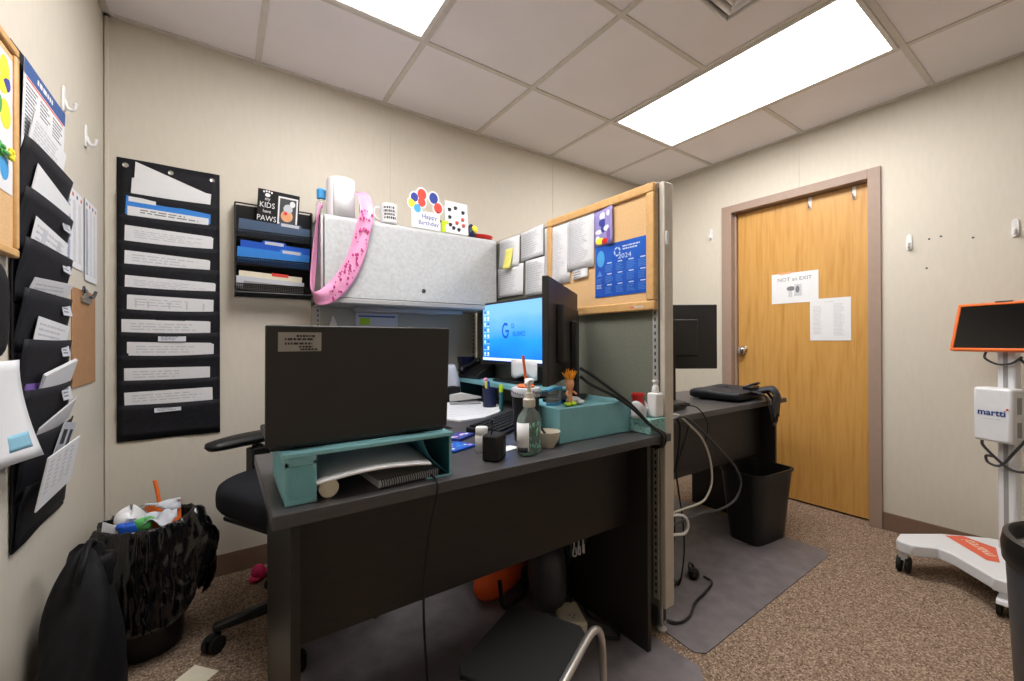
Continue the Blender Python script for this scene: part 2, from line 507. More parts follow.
OBX, OBZ, OBW, OBH = .216, .668, .352, 1.19
TB = [1.712, 1.617, 1.511, 1.414, 1.318, 1.225, 1.128, 1.031, .925, .822]
organizer('wall_organizer', 'long black cloth pocket organizer hanging flat on the back wall', (OBX, -.001, OBZ), 0, OBW, OBH,
          [z - OBZ for z in TB], .135, .014, [(6, .005, .095, .026, .028), (9, -.01, .09, .026, .026)])

def pocket_paper(label, loc, rz, w, h, roll=0., lean=0., mats=('paper', 'inklt'), rows=2, seed=1, thick=.002, group=None, extra=None, z0=None, name='paper', cat='paper'):
    m = MB(Matrix.Rotation(R(lean), 4, 'X') @ Matrix.Rotation(R(roll), 4, 'Y'))
    # several loose sheets, slightly fanned
    rr = random.Random(seed)
    n = 3
    for k in range(n):
        dx = rr.uniform(-.006, .006) * (k > 0); dz = rr.uniform(-.004, .004) * (k > 0)
        m.box(-w / 2 + dx, w / 2 + dx, -thick / n * (n - k) , -thick / n * (n - k) + thick / n * .8, dz, h + dz, 0)
    if rows:
        a = z0 if z0 is not None else h - .05
        bits(m, -w * .42, w * .42, a, h - .01, rows + 2, -thick, 1, seed=seed, hh=.38)
    if extra: extra(m, w, h, -thick)
    return tag(m.build(name, list(mats), loc=loc, rz=rz), label, cat, group)

GB = 'papers in the back wall organizer'
nth = ['top', 'second', 'third', 'fourth', 'fifth', 'sixth', 'seventh', 'eighth', 'ninth', 'lowest']
def bp(i, w, vis, dx, roll, label, **k):
    z = TB[i]
    return pocket_paper(label, (OBX + dx, -.0058 - (.003 if i in (4, 5) else 0), z - .07), 0, w, .07 + vis, roll=roll, lean=5.0, seed=20 + i, z0=.07 + max(0.0, vis - .045), group=GB, **k)
bp(0, .265, .055, -.0, 4, 'long white papers tilted in the top pocket of the back wall organizer', rows=0)
def sheetb(lbl):
    m = MB(Matrix.Rotation(R(3), 4, 'X'))
    m.prism([(-.125, 0), (.14, 0), (.14, .075), (-.03, .135), (-.115, .165)], 'y', -.0015, 0, 0)
    return tag(m.build('paper', ['paper', 'ink'], loc=(OBX, -.0085, TB[0] - .03)), lbl, 'paper', GB)
sheetb('slanted white sheet standing behind the top pocket papers of the back organizer')
f = MB(Matrix.Rotation(R(5), 4, 'X') @ Matrix.Rotation(R(2), 4, 'Y'))
f.prism([(-.15, 0), (.142, 0), (.142, .125), (-.03, .135), (-.04, .15), (-.145, .15)], 'y', -.0012, 0, 0)
f.box(-.14, .135, -.004, -.0014, 0, .105, 1)
f.box(-.138, -.05, -.0022, -.0014, .125, .145, 1)
bits(f, -.1, .12, .08, .1, 2, -.004, 2, seed=3)
tag(f.build('file_folder', ['folderlt', 'paper', 'ink'], loc=(OBX - .004, -.0052, TB[1] - .07)), 'bright blue file folder in the second pocket of the back wall organizer', 'folder', GB)
bp(2, .295, .055, 0, 2, 'white papers in the third pocket down, under the blue folder', rows=2)
bp(3, .285, .05, -.012, 2.5, 'white papers in the fourth pocket down of the back wall organizer', rows=1)
bp(4, .305, .038, .004, 2.2, 'wide loose white papers in the fifth pocket of the back wall organizer', rows=2)
bp(5, .29, .055, 0, 1.5, 'white papers with dark tab marks in the sixth pocket of the back organizer', rows=1,
   extra=lambda m, w, h, y: [m.box(x, x + .006, y - .0004, y, h - .05, h - .02, 1) for x in (-.12, -.08, -.01, .05, .11)])
bp(6, .295, .05, -.008, .5, 'white papers in the seventh pocket, just above the upper small label', rows=1)
bp(7, .285, .05, .003, 1, 'white papers in the eighth pocket, just below the upper small label', rows=1)
bp(8, .285, .05, -.006, .5, 'white papers in the ninth pocket of the back wall organizer', rows=1)
bp(9, .295, .055, -.002, -1, 'white papers in the lowest pocket of the back wall organizer', rows=1)

# left wall organizer, bulging
OLY, OLZ, OLW, OLH = -.752, .6, .372, 1.178
TL = [1.565, 1.448, 1.33, 1.212, 1.092, .972, .862, .75]
organizer('wall_organizer', 'long black cloth pocket organizer bulging with papers on the left wall', (.001, OLY, OLZ), 90, OLW, OLH,
          [z - OLZ for z in TL], .15, .03, [(1, .1, .07, .036, .03), (2, .1, .07, .036, .03), (3, .1, .08, .04, .032), (4, .09, .07, .036, .03), (5, .1, .08, .04, .032), (7, .11, .07, .04, .035)])
GL = 'papers in the left wall organizer'
def lp(i, w, vis, dy, roll, label, lean=8., below=.09, **k):
    out = .0175 - below * math.tan(R(lean))
    return pocket_paper(label, (.001 + out, OLY + dy, TL[i] - below), 90, w, below + vis, roll=roll, lean=lean, seed=50 + i, z0=below + max(.0, vis - .06), group=GL, **k)
def flyer():
    w, h = .31, .26
    m = MB(Matrix.Rotation(R(1.5), 4, 'X'))
    sheet(m, w, h)
    m.box(-w / 2, w / 2, -.0013, -.0008, h - .036, h, 1)
    bits(m, -.07, .12, h - .027, h - .009, 1, -.0013, 2, seed=31, hh=.7, full=1)
    for c in range(3):
        bits(m, -w * .45 + c * w * .31, -w * .45 + c * w * .31 + .085, .04, h - .05, 18, -.0008, 3, seed=c)
    m.box(-.14, .14, -.0012, -.0008, h - .043, h - .039, 4)
    return tag(m.build('flyer', ['paper', 'inkblue', 'paper', 'ink', 'redp'], loc=(.0105, OLY + .0, 1.5), rz=90), 'printed flyer with dark blue banner at the top of the left organizer', 'flyer', GL)
fl_ = flyer()
lp(0, .26, .07, -.02, 3, 'folded white printed sheets in the top pocket under the blue banner flyer', rows=4)
lp(1, .29, .06, .015, 6, 'plain white papers in the second pocket of the left wall organizer', rows=0)
lp(2, .27, .055, .0, 4, 'white sheets with small printed boxes in the third pocket of the left organizer', rows=1,
   extra=lambda m, w, h, y: [m.box(x, x + .03, y - .0004, y, h - .05, h - .012, 1) for x in (-.07, .05)])
lp(3, .29, .04, .01, -3, 'white papers folded forward out of the fourth pocket of the left organizer', lean=20, below=.03, rows=1)
lp(4, .27, .05, .02, 4, 'white papers in the fifth pocket, beside the brown clipboard', rows=1)
pocket_paper('purple folder edge peeking from the fifth pocket of the left organizer', (.012, OLY - .07, TL[5] - .03), 90, .12, .055, seed=9, mats=('purplep', 'ink'), rows=0, group=GL, name='file_folder', cat='folder')
lp(5, .24, .05, .055, -8, 'thick folded white papers tipping out of the sixth pocket of the left organizer', lean=16, below=.04, rows=0, thick=.008)
lp(6, .25, .035, .06, -13, 'white sheet jutting out sideways from the seventh pocket of the left organizer', lean=20, below=.03, rows=0)
def lastp():
    m = MB(Matrix.Rotation(R(10), 4, 'X') @ Matrix.Rotation(R(-1), 4, 'Y'))
    m.box(-.13, .13, -.003, 0, 0, .125, 0)
    for k in range(4): bits(m, -.11 + k * .055, -.075 + k * .055, .03, .115, 8, -.003, 1, seed=k)
    return tag(m.build('paper', ['paper', 'inklt'], loc=(.042, OLY - .06, TL[7] - .058), rz=90), 'white printed sheet tucked over the lowest pocket of the left organizer', 'paper', GL)
lastp()
m = MB(Matrix.Rotation(R(12), 4, 'X') @ Matrix.Rotation(R(10), 4, 'Y'))
m.box(-.07, .07, -.002, 0, 0, .14, 0); m.box(-.05, -.01, -.0026, -.002, .08, .12, 1); m.box(.02, .05, -.0026, -.002, .07, .12, 1)
tag(m.build('paper', ['paper2', 'ink2'], loc=(.012, OLY + .07, TL[7] - .03), rz=90), 'black and white printed leaflets behind the sheet in the lowest left pocket', 'paper', GL)

# ------------------------------------------------------------------ rest of the left wall
def hook(label, loc, rz, s=1., group='white stick-on wall hooks'):
    t = thing('wall_hook', label, 'hook', loc, rz, group)
    b = MB(); b.prism([(-.011 * s, -.04 * s), (.011 * s, -.04 * s), (.013 * s, -.02 * s), (.011 * s, .035 * s), (.006 * s, .045 * s), (-.006 * s, .045 * s), (-.011 * s, .035 * s), (-.013 * s, -.02 * s)], 'y', -.007 * s, 0)
    b.build('plate', 'white', parent=t, bevel=.0025)
    c = MB(); c.tube([(0, -.006 * s, .0 * s), (0, -.012 * s, -.022 * s), (0, -.021 * s, -.03 * s), (0, -.029 * s, -.022 * s), (0, -.031 * s, -.008 * s)], .0048 * s, n=10)
    c.ell((0, -.031 * s, -.007 * s), (.0058 * s, .0058 * s, .0058 * s))
    c.build('hook_arm', 'white', parent=t)
    return t
hook('white stick-on hook right beside the left wall organizer', (0, -.545, 1.825), 90, .95)
hook('white stick-on hook on the left wall nearest the room corner', (0, -.29, 1.815), 90, .95)

def table_sheet(label, y, z, w, h, loc_x=.002, tabs=3, seed=1):
    m = MB()
    sheet(m, w, h)
    for c in range(tabs):
        xx = -w * .43 + c * w * .31
        bits(m, xx, xx + w * .2, .02, h - .035, 26, -.0008, 1 + (c == 0), seed=seed + c, hh=.5)
    for c in range(4): m.ell((-w * .36 + c * w * .24, -.001, h - .018), (.009, .0006, .007), m=2 + (c % 2))
    return tag(m.build('paper', ['paper', 'inklt', 'inkblue', 'redp'], loc=(loc_x, y, z), rz=90), label, 'paper', None)
table_sheet('printed table sheet on the left wall half hidden by the organizer', -.42, 1.33, .2, .255, seed=3)
table_sheet('printed table sheet on the left wall closest to the corner', -.222, 1.305, .17, .29, loc_x=.0035, seed=8)

t = thing('clipboard', 'brown hardboard clipboard with metal clip hanging on the left wall', 'clipboard', (.0005, -.312, .935), 90)
b = MB(); b.box(-.145, .15, -.004, 0, 0, .33); b.build('board', 'wood', parent=t, bevel=.002)
b = MB(); b.box(-.055, .055, -.011, -.004, .288, .306); b.prism([(-.03, .306), (.03, .306), (.022, .335), (-.022, .335)], 'y', -.009, -.006)
b.tube([(-.055, -.012, .30), (0, -.014, .302), (.055, -.012, .30)], .003)
b.build('clip', 'steel', parent=t, bevel=.001)
b = MB(); b.tube([(.04, -.01, .31), (.075, -.012, .315), (.1, -.014, .335)], .0055)
b.tube([(-.03, -.01, .32), (-.05, -.012, .34), (-.06, -.011, .325)], .003)
b.build('clip_lever', 'dkgrey', parent=t)

t = thing('bulletin_board', 'oak-framed bulletin board with colourful prints at the far left', 'bulletin board', (.003, -1.255, 1.275), 90)
MB().box(-.29, .29, -.012, 0, .02, .45).build('board', 'cork', parent=t)
b = MB(); b.box(-.31, .31, -.018, .0, 0, .02).box(-.31, .31, -.018, 0, .455, .475).box(-.31, -.29, -.018, 0, .02, .455).box(.29, .31, -.018, 0, .02, .455)
b.build('frame', 'oak', parent=t, bevel=.004)
m = MB(); sheet(m, .24, .3); rr = random.Random(4)
for k in range(26):
    m.ell((rr.uniform(-.1, .1), -.0012, rr.uniform(.03, .27)), (rr.uniform(.012, .03), .0006, rr.uniform(.012, .035)), m=1 + k % 5)
tag(m.build('art_print', ['paper', 'orange', 'cyanp', 'greenp', 'bluep', 'yellowp'], loc=(.0155, -1.09, 1.41), rz=90), 'bright print of orange and blue shapes pinned on the oak bulletin board', 'picture')
t = thing('ribbon_flower', 'small yellow and green ribbon flower on the bulletin board frame', 'decoration', (.0195, -1.005, 1.492), 90)
q = MB()
for k in range(6):
    a = k * PI / 3
    q.ell((.009 * math.cos(a), -.005, .009 * math.sin(a)), (.006, .004, .006), 10, 6)
q.build('petals', 'yellowp', parent=t)
q = MB(); q.ell((-.022, -.004, -.004), (.014, .003, .005)); q.ell((-.036, -.004, .004), (.01, .003, .005)); q.build('leaves', 'greenp', parent=t)

m = MB(Matrix.Rotation(R(3), 4, 'X'))
m.surf(lambda u, v: ((u - .5) * .3, -.004 - .05 * (1 - v) ** 1.6 * u ** 2, v * .22), 12, 10, 0)
o = m.build('wall_chart', ['paper', 'cyanp'], loc=(.004, -1.095, .825), rz=90, solid=.001)
m = MB(); 
tag(o, 'white paper chart with small pale blue box hanging left of the organizer', 'chart')
q = MB(Matrix.Rotation(R(3), 4, 'X')); q.surf(lambda u, v: (.06 + .07 * u, -.0047 - .05 * (1 - (.025 + .035 * v) / .22) ** 1.6 * ((.06 + .07 * u) / .3 + .5) ** 2, .025 + .035 * v), 6, 4, 0); q.build('printed_box', ['paleblue'], parent=o, solid=.0006)
t = thing('wall_pouch', 'dark pouch hanging on the left wall under the bulletin board', 'pouch', (.002, -1.12, 1.05), 90)
b = MB(); b.ell((0, -.02, .1), (.075, .019, .1), 20, 12, e=.6); b.build('body', 'bagfab', parent=t)
b = MB(); b.tube([(-.03, -.015, .19), (0, -.014, .215), (.03, -.015, .19)], .003); b.build('loop', 'bagfab', parent=t)

# ------------------------------------------------------------------ mesh wall file on the back wall
t = thing('wall_file', 'black wire mesh wall file with three tiers on the back wall', 'wall file', (.612, -.001, 1.3), 0)
WF = .162
def mesh_panel(mb, x0, x1, z0, z1, y, p=.0075, r=.0011, T=None):
    n = int((x1 - x0) / p)
    for i in range(n + 1):
        x = x0 + (x1 - x0) * i / n
        mb.box(x - r, x + r, y - r, y + r, z0, z1)
    k = int((z1 - z0) / p)
    for i in range(k + 1):
        z = z0 + (z1 - z0) * i / k
        mb.box(x0, x1, y - r, y + r, z - r, z + r)
b = MB(); b.box(-WF, WF, -.004, -.002, 0, .435); b.build('back_plate', 'blackmat', parent=t)
b = MB()
for s in (-1, 1):
    b.tube([(s * WF, -.004, .0), (s * WF, -.105, .012), (s * WF, -.105, .012), (s * WF, -.06, .43), (s * WF, -.004, .435)], .0035, sub=1)
b.tube([(-WF, -.06, .43), (WF, -.06, .43)], .0035, sub=1); b.tube([(-WF, -.105, .012), (WF, -.105, .012)], .004, sub=1)
b.build('wire_frame', 'black', parent=t)
for s in (-1, 1):
    b = MB(); b.prism([(-.004, 0), (-.1, .012), (-.058, .43), (-.004, .435)], 'x', s * WF - .001, s * WF + .001); b.build('side_panel', 'blackmat', parent=t)
for k, z in enumerate((.02, .142, .272)):
    b = MB()
    yf = -.104 + z * .1
    T = Matrix.Translation((0, yf, z)) @ Matrix.Rotation(R(6), 4, 'X')
    b.T = T; mesh_panel(b, -WF, WF, 0, .03, 0)
    b.box(-WF, WF, -.003, .003, .028, .034)
    b.box(-WF, WF, 0, .055, -.002, 0)
    b.build('tier', 'black', parent=t)
def folder(label, loc, w, h, tabx, col, lean=9, roll=1.5, tabw=.09):
    m = MB(Matrix.Rotation(R(lean), 4, 'X') @ Matrix.Rotation(R(roll), 4, 'Y'))
    m.prism([(-w / 2, 0), (w / 2, 0), (w / 2, h), (tabx + tabw / 2 + .006, h), (tabx + tabw / 2, h + .012), (tabx - tabw / 2, h + .012), (tabx - tabw / 2 - .006, h), (-w / 2, h)], 'y', -.0012, .0012, 0)
    m.box(-w / 2 + .004, w / 2 - .004, .0012, .0035, 0, h - .004, 1)
    m.box(tabx - tabw / 2 + .006, tabx + tabw / 2 - .006, -.0018, -.0012, h - .006, h + .008, 1)
    return tag(m.build('file_folder', [col, 'paper2'], loc=loc), label, 'folder', 'folders in the mesh wall file')
folder('slate blue folder in the top tier of the mesh wall file', (.612, -.064, 1.576), .3, .075, .06, 'folderslate', roll=2.2)
folder('deep blue folder at the back of the middle tier of the mesh wall file', (.612, -.068, 1.446), .29, .105, -.01, 'folderblue', roll=2)
folder('lighter blue folder at the front of the middle tier of the mesh wall file', (.606, -.079, 1.446), .3, .072, .07, 'folderlt', roll=2)
m = MB(Matrix.Rotation(R(9), 4, 'X') @ Matrix.Rotation(R(3), 4, 'Y')); m.box(-.14, .12, -.004, 0, 0, .085, 0); m.box(-.15, .13, -.012, -.008, 0, .06, 1); m.box(-.12, .13, -.018, -.014, 0, .04, 2)
m.box(-.01, .06, -.005, -.004, .075, .09, 3)
tag(m.build('magazine_stack', ['cream', 'paper2', 'grey', 'redp'], loc=(.6, -.077, 1.322)), 'magazines and papers in the lowest tier of the mesh wall file', 'magazines')
t = thing('photo_card', 'black card with white lettering and a pet photo above the wall file', 'photo frame', (.622, -.058, 1.648), 0)
T = Matrix.Rotation(R(5), 4, 'X') @ Matrix.Rotation(R(2.5), 4, 'Y')
b = MB(T); b.box(-.088, .088, -.008, 0, 0, .158); b.build('frame', 'blackmat', parent=t, bevel=.001)
b = MB(T)
b.box(-.003, .082, -.0086, -.008, .008, .14, 0); b.box(.004, .075, -.0092, -.0086, .016, .132, 1)
b.ell((.036, -.0095, .05), (.026, .0008, .028), m=2); b.ell((.04, -.0097, .085), (.02, .0008, .022), m=3); b.ell((.03, -.0099, .062), (.009, .0008, .01), m=4); b.ell((.058, -.0099, .11), (.012, .0008, .015), m=0)
b.build('photo', ['paper', 'dkgrey', 'peach', 'paper2', 'redp'], parent=t)
b = MB(T)
b.ell((-.048, -.0085, .133), (.011, .0006, .009))
for k in range(4): b.ell((-.064 + k * .0107, -.0085, .147 + .003 * (k in (1, 2))), (.0042, .0006, .005))
for txt, z, s in (('my', .108, .022), ('KIDS', .074, .036), ('have', .05, .022), ('PAWS', .012, .036)):
    b.text(txt, s, -.048, z, -.0082, sx=.85)
b.build('lettering', 'paper', parent=t)
# ------------------------------------------------------------------ partition along the wall and across the room
t = thing('cubicle_panel', 'grey cubicle back panel on the wall under the overhead cabinet', 'cubicle panel', (1.255, -.004, 0), 0)
b = MB(); b.box(-.465, .475, -.04, 0, .02, 1.66); b.build('fabric_panel', 'backpanel', parent=t, bevel=.003)
def standard(mb, x, y, z0, z1, ax='x', m=0, ms=1, face=-1):
    """slotted steel upright; slots are dark insets on its face"""
    w = .011
    if ax == 'x':
        mb.box(x - w, x + w, y - .004, y, z0, z1, m)
        z = z0 + .02
        while z < z1 - .02:
            mb.box(x - .003, x + .003, y - .0046, y - .004, z, z + .013, ms); z += .0254
    else:
        mb.box(x - .004, x, y - w, y + w, z0, z1, m)
        z = z0 + .02
        while z < z1 - .02:
            mb.box(x - .0046, x - .004, y - .003, y + .003, z, z + .013, ms); z += .0254
for x in (-.452, .455):
    b = MB(); standard(b, x, -.0395, .1, 1.64); b.build('slotted_standard', ['std', 'slot'], parent=t)
b = MB(); b.box(-.478, -.464, -.044, 0, .02, 1.66); b.build('edge_trim', 'putty', parent=t, bevel=.002)

PX0, PX1 = 1.735, 1.797
t = thing('cubicle_partition', 'tall cubicle partition with green grey fabric standing right of the dark desk', 'partition', (PX0, -1.40, 0), 0)
b = MB(); b.box(.002, PX1 - PX0 - .002, .0, 1.348, .09, 1.655); b.build('fabric_panel', 'panel', parent=t)
b = MB(); b.box(.008, PX1 - PX0, -.022, -.0, .09, 1.675); b.build('end_post', 'putty', parent=t, bevel=.004)
b = MB(); b.box(-.002, PX1 - PX0 + .002, .0, 1.348, 1.655, 1.676); b.build('top_cap', 'putty', parent=t, bevel=.003)
b = MB(); standard(b, .002, .012, .12, 1.655, ax='y'); b.build('slotted_standard', ['std', 'slot'], parent=t)
b = MB(); b.box(.006, PX1 - PX0 - .006, .01, 1.348, .02, .09); b.build('base_raceway', 'dkgrey', parent=t)
for y in (.0, 1.2):
    b = MB(); b.cyl((.02, y + .005, 0.012), (.02, y + .005, .12), .006); b.lathe([(.02, 0), (.02, .006), (.008, .014)], c=(.02, y + .005, 0)); b.build('levelling_foot', 'std', parent=t)
b = MB(); b.prism([(-.02, 1.455), (-.026, 1.475), (-.03, 1.435)], 'x', .0, .02)
t2 = thing('tack_board', 'tan tack board with oak frame mounted on the partition', 'tack board', (PX0 - .0015, -1.09, 1.198), -90)
b = MB(); b.box(-.28, .28, -.012, 0, .03, .45); b.build('cork_face', 'cork', parent=t2)
b = MB(); W_ = .31; H_ = .476
for (x0, x1, z0, z1) in ((-W_, W_, 0, .036), (-W_, W_, H_ - .036, H_), (-W_, -W_ + .036, .036, H_ - .036), (W_ - .036, W_, .036, H_ - .036)):
    b.box(x0, x1, -.024, 0, z0, z1)
b.build('frame', 'oak', parent=t2, bevel=.006, seg=3)
b = MB(); b.box(.2, .265, -.0246, -.024, .012, .019, 0); b.box(.2, .222, -.025, -.0246, .013, .018, 1); b.build('maker_plate', ['offwhite', 'redp'], parent=t2)

GP = 'papers pinned on the partition'
def pin(label, x, y, z, w, h, rows=14, roll=0., mats=('paper', 'inklt'), seed=1, name='paper', cat='paper', group=GP, cols=1, bow=.004):
    m = MB(Matrix.Rotation(R(roll), 4, 'Y'))
    m.surf(lambda u, v: ((u - .5) * w, -.0012 - bow * (1 - v) ** 2, v * h), 2, 6, 0)
    o = m.build(name, list(mats), loc=(x, y, z), rz=-90, solid=.0008)
    if rows:
        q = MB(Matrix.Rotation(R(roll), 4, 'Y'))
        for c in range(cols):
            a = -w * .42 + c * w * .84 / cols
            bits(q, a, a + w * .84 / cols * .9, h * .06, h * .94, int(rows * 1.6), -.0022 - bow * .85, 0, seed=seed + c, hh=.3)
        q.build('print', [mats[1]], parent=o)
    return tag(o, label, cat, group)
xa = PX0 - .003
pin('lined paper under the yellow note beside the overhead cabinet on the partition', xa, -.425, 1.5, .2, .165, 8, 1)
pin('white paper with ragged lower edge pinned next to the tack board frame', xa, -.64, 1.515, .19, .155, 7, -2, seed=2)
pin('lower white paper on the partition beside the overhead cabinet end', xa, -.435, 1.335, .25, .17, 8, 0, seed=3)
pin('lower white paper on the partition just above the blue lit monitor', xa, -.675, 1.32, .19, .19, 9, 0, seed=4)
m = MB(); m.surf(lambda u, v: ((u - .5) * .076, -.003 - .022 * (1 - v) ** 1.5, v * .115), 4, 6)
tag(m.build('sticky_note', 'sticky', loc=(xa - .003, -.43, 1.488), rz=-90, solid=.0006), 'yellow sticky note curling off the partition papers', 'sticky note')
xb = 1.7205
pin('long white printed sheet on the left edge of the tack board', xb, -.848, 1.355, .185, .285, 18, 0, seed=5)
pin('long white printed sheet pinned beside the lavender picture on the tack board', xb - .0008, -1.008, 1.405, .168, .24, 16, 0, seed=6)
pin('small white note with writing at the foot of the tack board papers', xb - .004, -1.01, 1.363, .095, .05, 3, -3, mats=('paper', 'ink'), seed=7, name='note', cat='note')
m = MB()
w_, h_ = .112, .155
m.surf(lambda u, v: ((u - .5) * w_, -.001 - .012 * u * u, v * h_), 6, 6, 0)
for (cx, cz, rx, rz_, mi) in ((-.005, .125, .017, .016, 1), (-.004, .098, .022, .017, 2), (.0, .072, .014, .016, 2), (-.028, .062, .02, .01, 1), (.022, .07, .018, .012, 1), (.034, .04, .012, .028, 3), (-.02, .022, .024, .014, 4), (.012, .018, .02, .012, 5), (-.035, .03, .012, .016, 1), (.03, .13, .01, .012, 1)):
    m.ell((cx, -.0022 - .012 * ((cx / w_) + .5) ** 2, cz), (rx, .0006, rz_), m=mi)
tag(m.build('art_print', ['lav', 'paper', 'bluep', 'purplep', 'yellowp', 'red'], loc=(xb, -1.148, 1.483), rz=-90, solid=.0008), 'small lavender picture print above the blue calendar on the tack board', 'picture')
# blue 2024 calendar
m = MB(); w_, h_ = .28, .216
sheet(m, w_, h_, m=0)
m.text('2024', .027, .02, .148, -.0009, 1, sx=1.25)
bits(m, .01, .1, .178, .2, 2, -.0009, 1, seed=2, hh=.5)
for k in range(14):
    a = k * PI / 7 
    m.ell((-.018 + .014 * math.cos(a), -.001, .178 + .016 * math.sin(a)), (.004, .0005, .0035), 8, 5, m=1 if k % 3 else 2)
for r_ in range(3):
    for c_ in range(4):
        x0 = -.082 + c_ * .056; z0 = .012 + (2 - r_) * .045
        m.box(x0 + .01, x0 + .034, -.0012, -.0008, z0 + .034, z0 + .0385, 1)
        bits(m, x0, x0 + .045, z0, z0 + .03, 5, -.0008, 2, seed=r_ * 4 + c_, hh=.4)
m.ell((-.108, -.001, .162), (.022, .0005, .035), m=3)
m.prism([(-.13, .088), (-.098, .088), (-.114, .112)], 'y', -.0012, -.0008, 2)
bits(m, -.132, -.094, .06, .08, 4, -.0008, 2, seed=5)
bits(m, -.132, -.094, .036, .055, 3, -.0008, 1, seed=9)
tag(m.build('calendar', ['calblue', 'calwhite', 'calmid', 'cyanp'], loc=(xb - .0006, -1.237, 1.268), rz=-90), 'blue year calendar for 2024 on the tack board', 'calendar')
m = MB(); m.prism([(-.006, 0), (.006, 0), (.009, .03), (.007, .05), (-.007, .05), (-.009, .03)], 'y', -.006, 0)
tag(m.build('clip', 'white', loc=(PX0 + .022, -1.4214, 1.44), rz=0, bevel=.002), 'small white clip stuck on the partition end post', 'clip')

# ------------------------------------------------------------------ overhead cabinet
CX0, CX1, CZ0, CZ1, CYF = .772, 1.728, 1.262, 1.677, -.315
t = thing('overhead_cabinet', 'light grey overhead cabinet with flip door and small round lock', 'cabinet', ((CX0 + CX1) / 2, -.18, CZ0), 0)
hw = (CX1 - CX0) / 2
b = MB()
b.box(-hw, hw, -.115, .13, .0, .022).box(-hw, hw, -.115, .13, .395, .413).box(-hw + .012, hw - .012, .115, .13, .022, .395)
b.build('body', 'metalg', parent=t, bevel=.002)
for s in (-1, 1):
    b = MB(); x = s * hw
    b.prism([(-.118, 0.002), (.13, .0), (.13, .413), (-.11, .413), (-.118, .40)], 'x', min(x, x - s * .012), max(x, x - s * .012)); b.build('side_panel', 'metalg', parent=t, bevel=.002)
b = MB(); pr = []
for k in range(9):
    a = PI / 2 * k / 8
    pr.append((-.135 + .028 - .028 * math.sin(a), .385 + .028 * math.cos(a)))
pr = [(-.107, .0275)] + [(-.118, .0275)] + [(-.137, .03), (-.137, .05)] + [(-.135, .06)] + pr[::-1] + [(-.107, .40)]
b.prism(pr, 'x', -hw + .014, hw - .014)
dr = b.build('door', 'lam', parent=t, ang=30)
b = MB(); b.cyl((.016, -.1355, .085), (.016, -.1395, .085), .0115, .010, n=20); b.box(.0145, .0175, -.1400, -.1394, .079, .091, 1); b.build('lock', ['dkgrey', 'slot'], parent=dr)
b = MB(); b.box(-hw + .014, hw - .014, -.142, -.118, .002, .026); b.build('finger_rail', 'metalg', parent=dr, bevel=.004)
b = MB(); b.box(-.3, .3, -.03, .05, -.024, -.001); b.build('task_light', 'metalg', parent=t, bevel=.004)
ZT = CZ1 - .0005
# things standing on it
t = thing('paper_towel_roll', 'white paper towel roll standing on the overhead cabinet corner', 'paper towel roll', (.873, -.235, ZT))
b = MB(); b.lathe([(.02, 0), (.062, .0), (.063, .01), (.063, .175), (.06, .187), (.045, .191), (.02, .188)], n=36); b.build('roll', 'paper', parent=t)
b = MB(); b.surf(lambda u, v: (.0645 * math.cos(-2.3 + u * 1.9), .0645 * math.sin(-2.3 + u * 1.9), .002 + .183 * v), 14, 2); b.build('loose_sheet', 'paper', parent=t, solid=.0008)
t = thing('spray_bottle', 'clear bottle with sky blue cap behind the paper towel roll', 'bottle', (.80, -.16, ZT))
b = MB(); b.lathe([(.024, 0), (.026, .006), (.026, .075), (.015, .1), (.013, .112)], n=22); b.build('bottle', 'glassy', parent=t)
b = MB(); b.lathe([(.02, .105), (.021, .11), (.021, .148), (.017, .153)], n=22); b.build('cap', 'cyanp', parent=t)
m = MB(); m.box(-.026, .026, -.02, .02, 0, .105, 0)
for k in range(9): m.ell((rnd.uniform(-.018, .018), -.0203, rnd.uniform(.015, .095)), (.007, .0006, .009), 8, 6, m=1 + k % 3)
tag(m.build('gift_box', ['navy', 'cyanp', 'redp', 'paper'], loc=(1.0, -.2, ZT), bevel=.003), 'dark blue patterned box behind the pink ribbon on the cabinet', 'box')
def mug(label, loc, r, h, rz=0):
    t = thing('mug', label, 'mug', loc, rz)
    b = MB(); b.lathe([(r * .8, 0), (r * .96, .006), (r, .02), (r, h), (r * .93, h), (r * .92, .012), (.001, .008)], n=32); b.build('cup', 'white', parent=t)
    b = MB(); b.tube([(r * .95, 0, h * .8), (r * 1.5, 0, h * .78), (r * 1.65, 0, h * .5), (r * 1.4, 0, h * .25), (r * .95, 0, h * .2)], .0055); b.build('handle', 'white', parent=t)
    b = MB(); rr = random.Random(3)
    for k in range(4):
        z = h * (.78 - .17 * k); a = -2.5 - R(rz) + rr.uniform(0, .2)
        while a < -1.2 - R(rz):
            w = rr.uniform(.06, .2)
            b.surf(lambda u, v, a=a, w=w, z=z: ((r + .0006) * math.cos(a + u * w), (r + .0006) * math.sin(a + u * w), z - .006 + .012 * v), 2, 1)
            a += w + .06
    b.build('lettering', 'ink2', parent=t)
mug('white mug with dark lettering on the overhead cabinet', (1.098, -.266, ZT), .044, .1, 175)
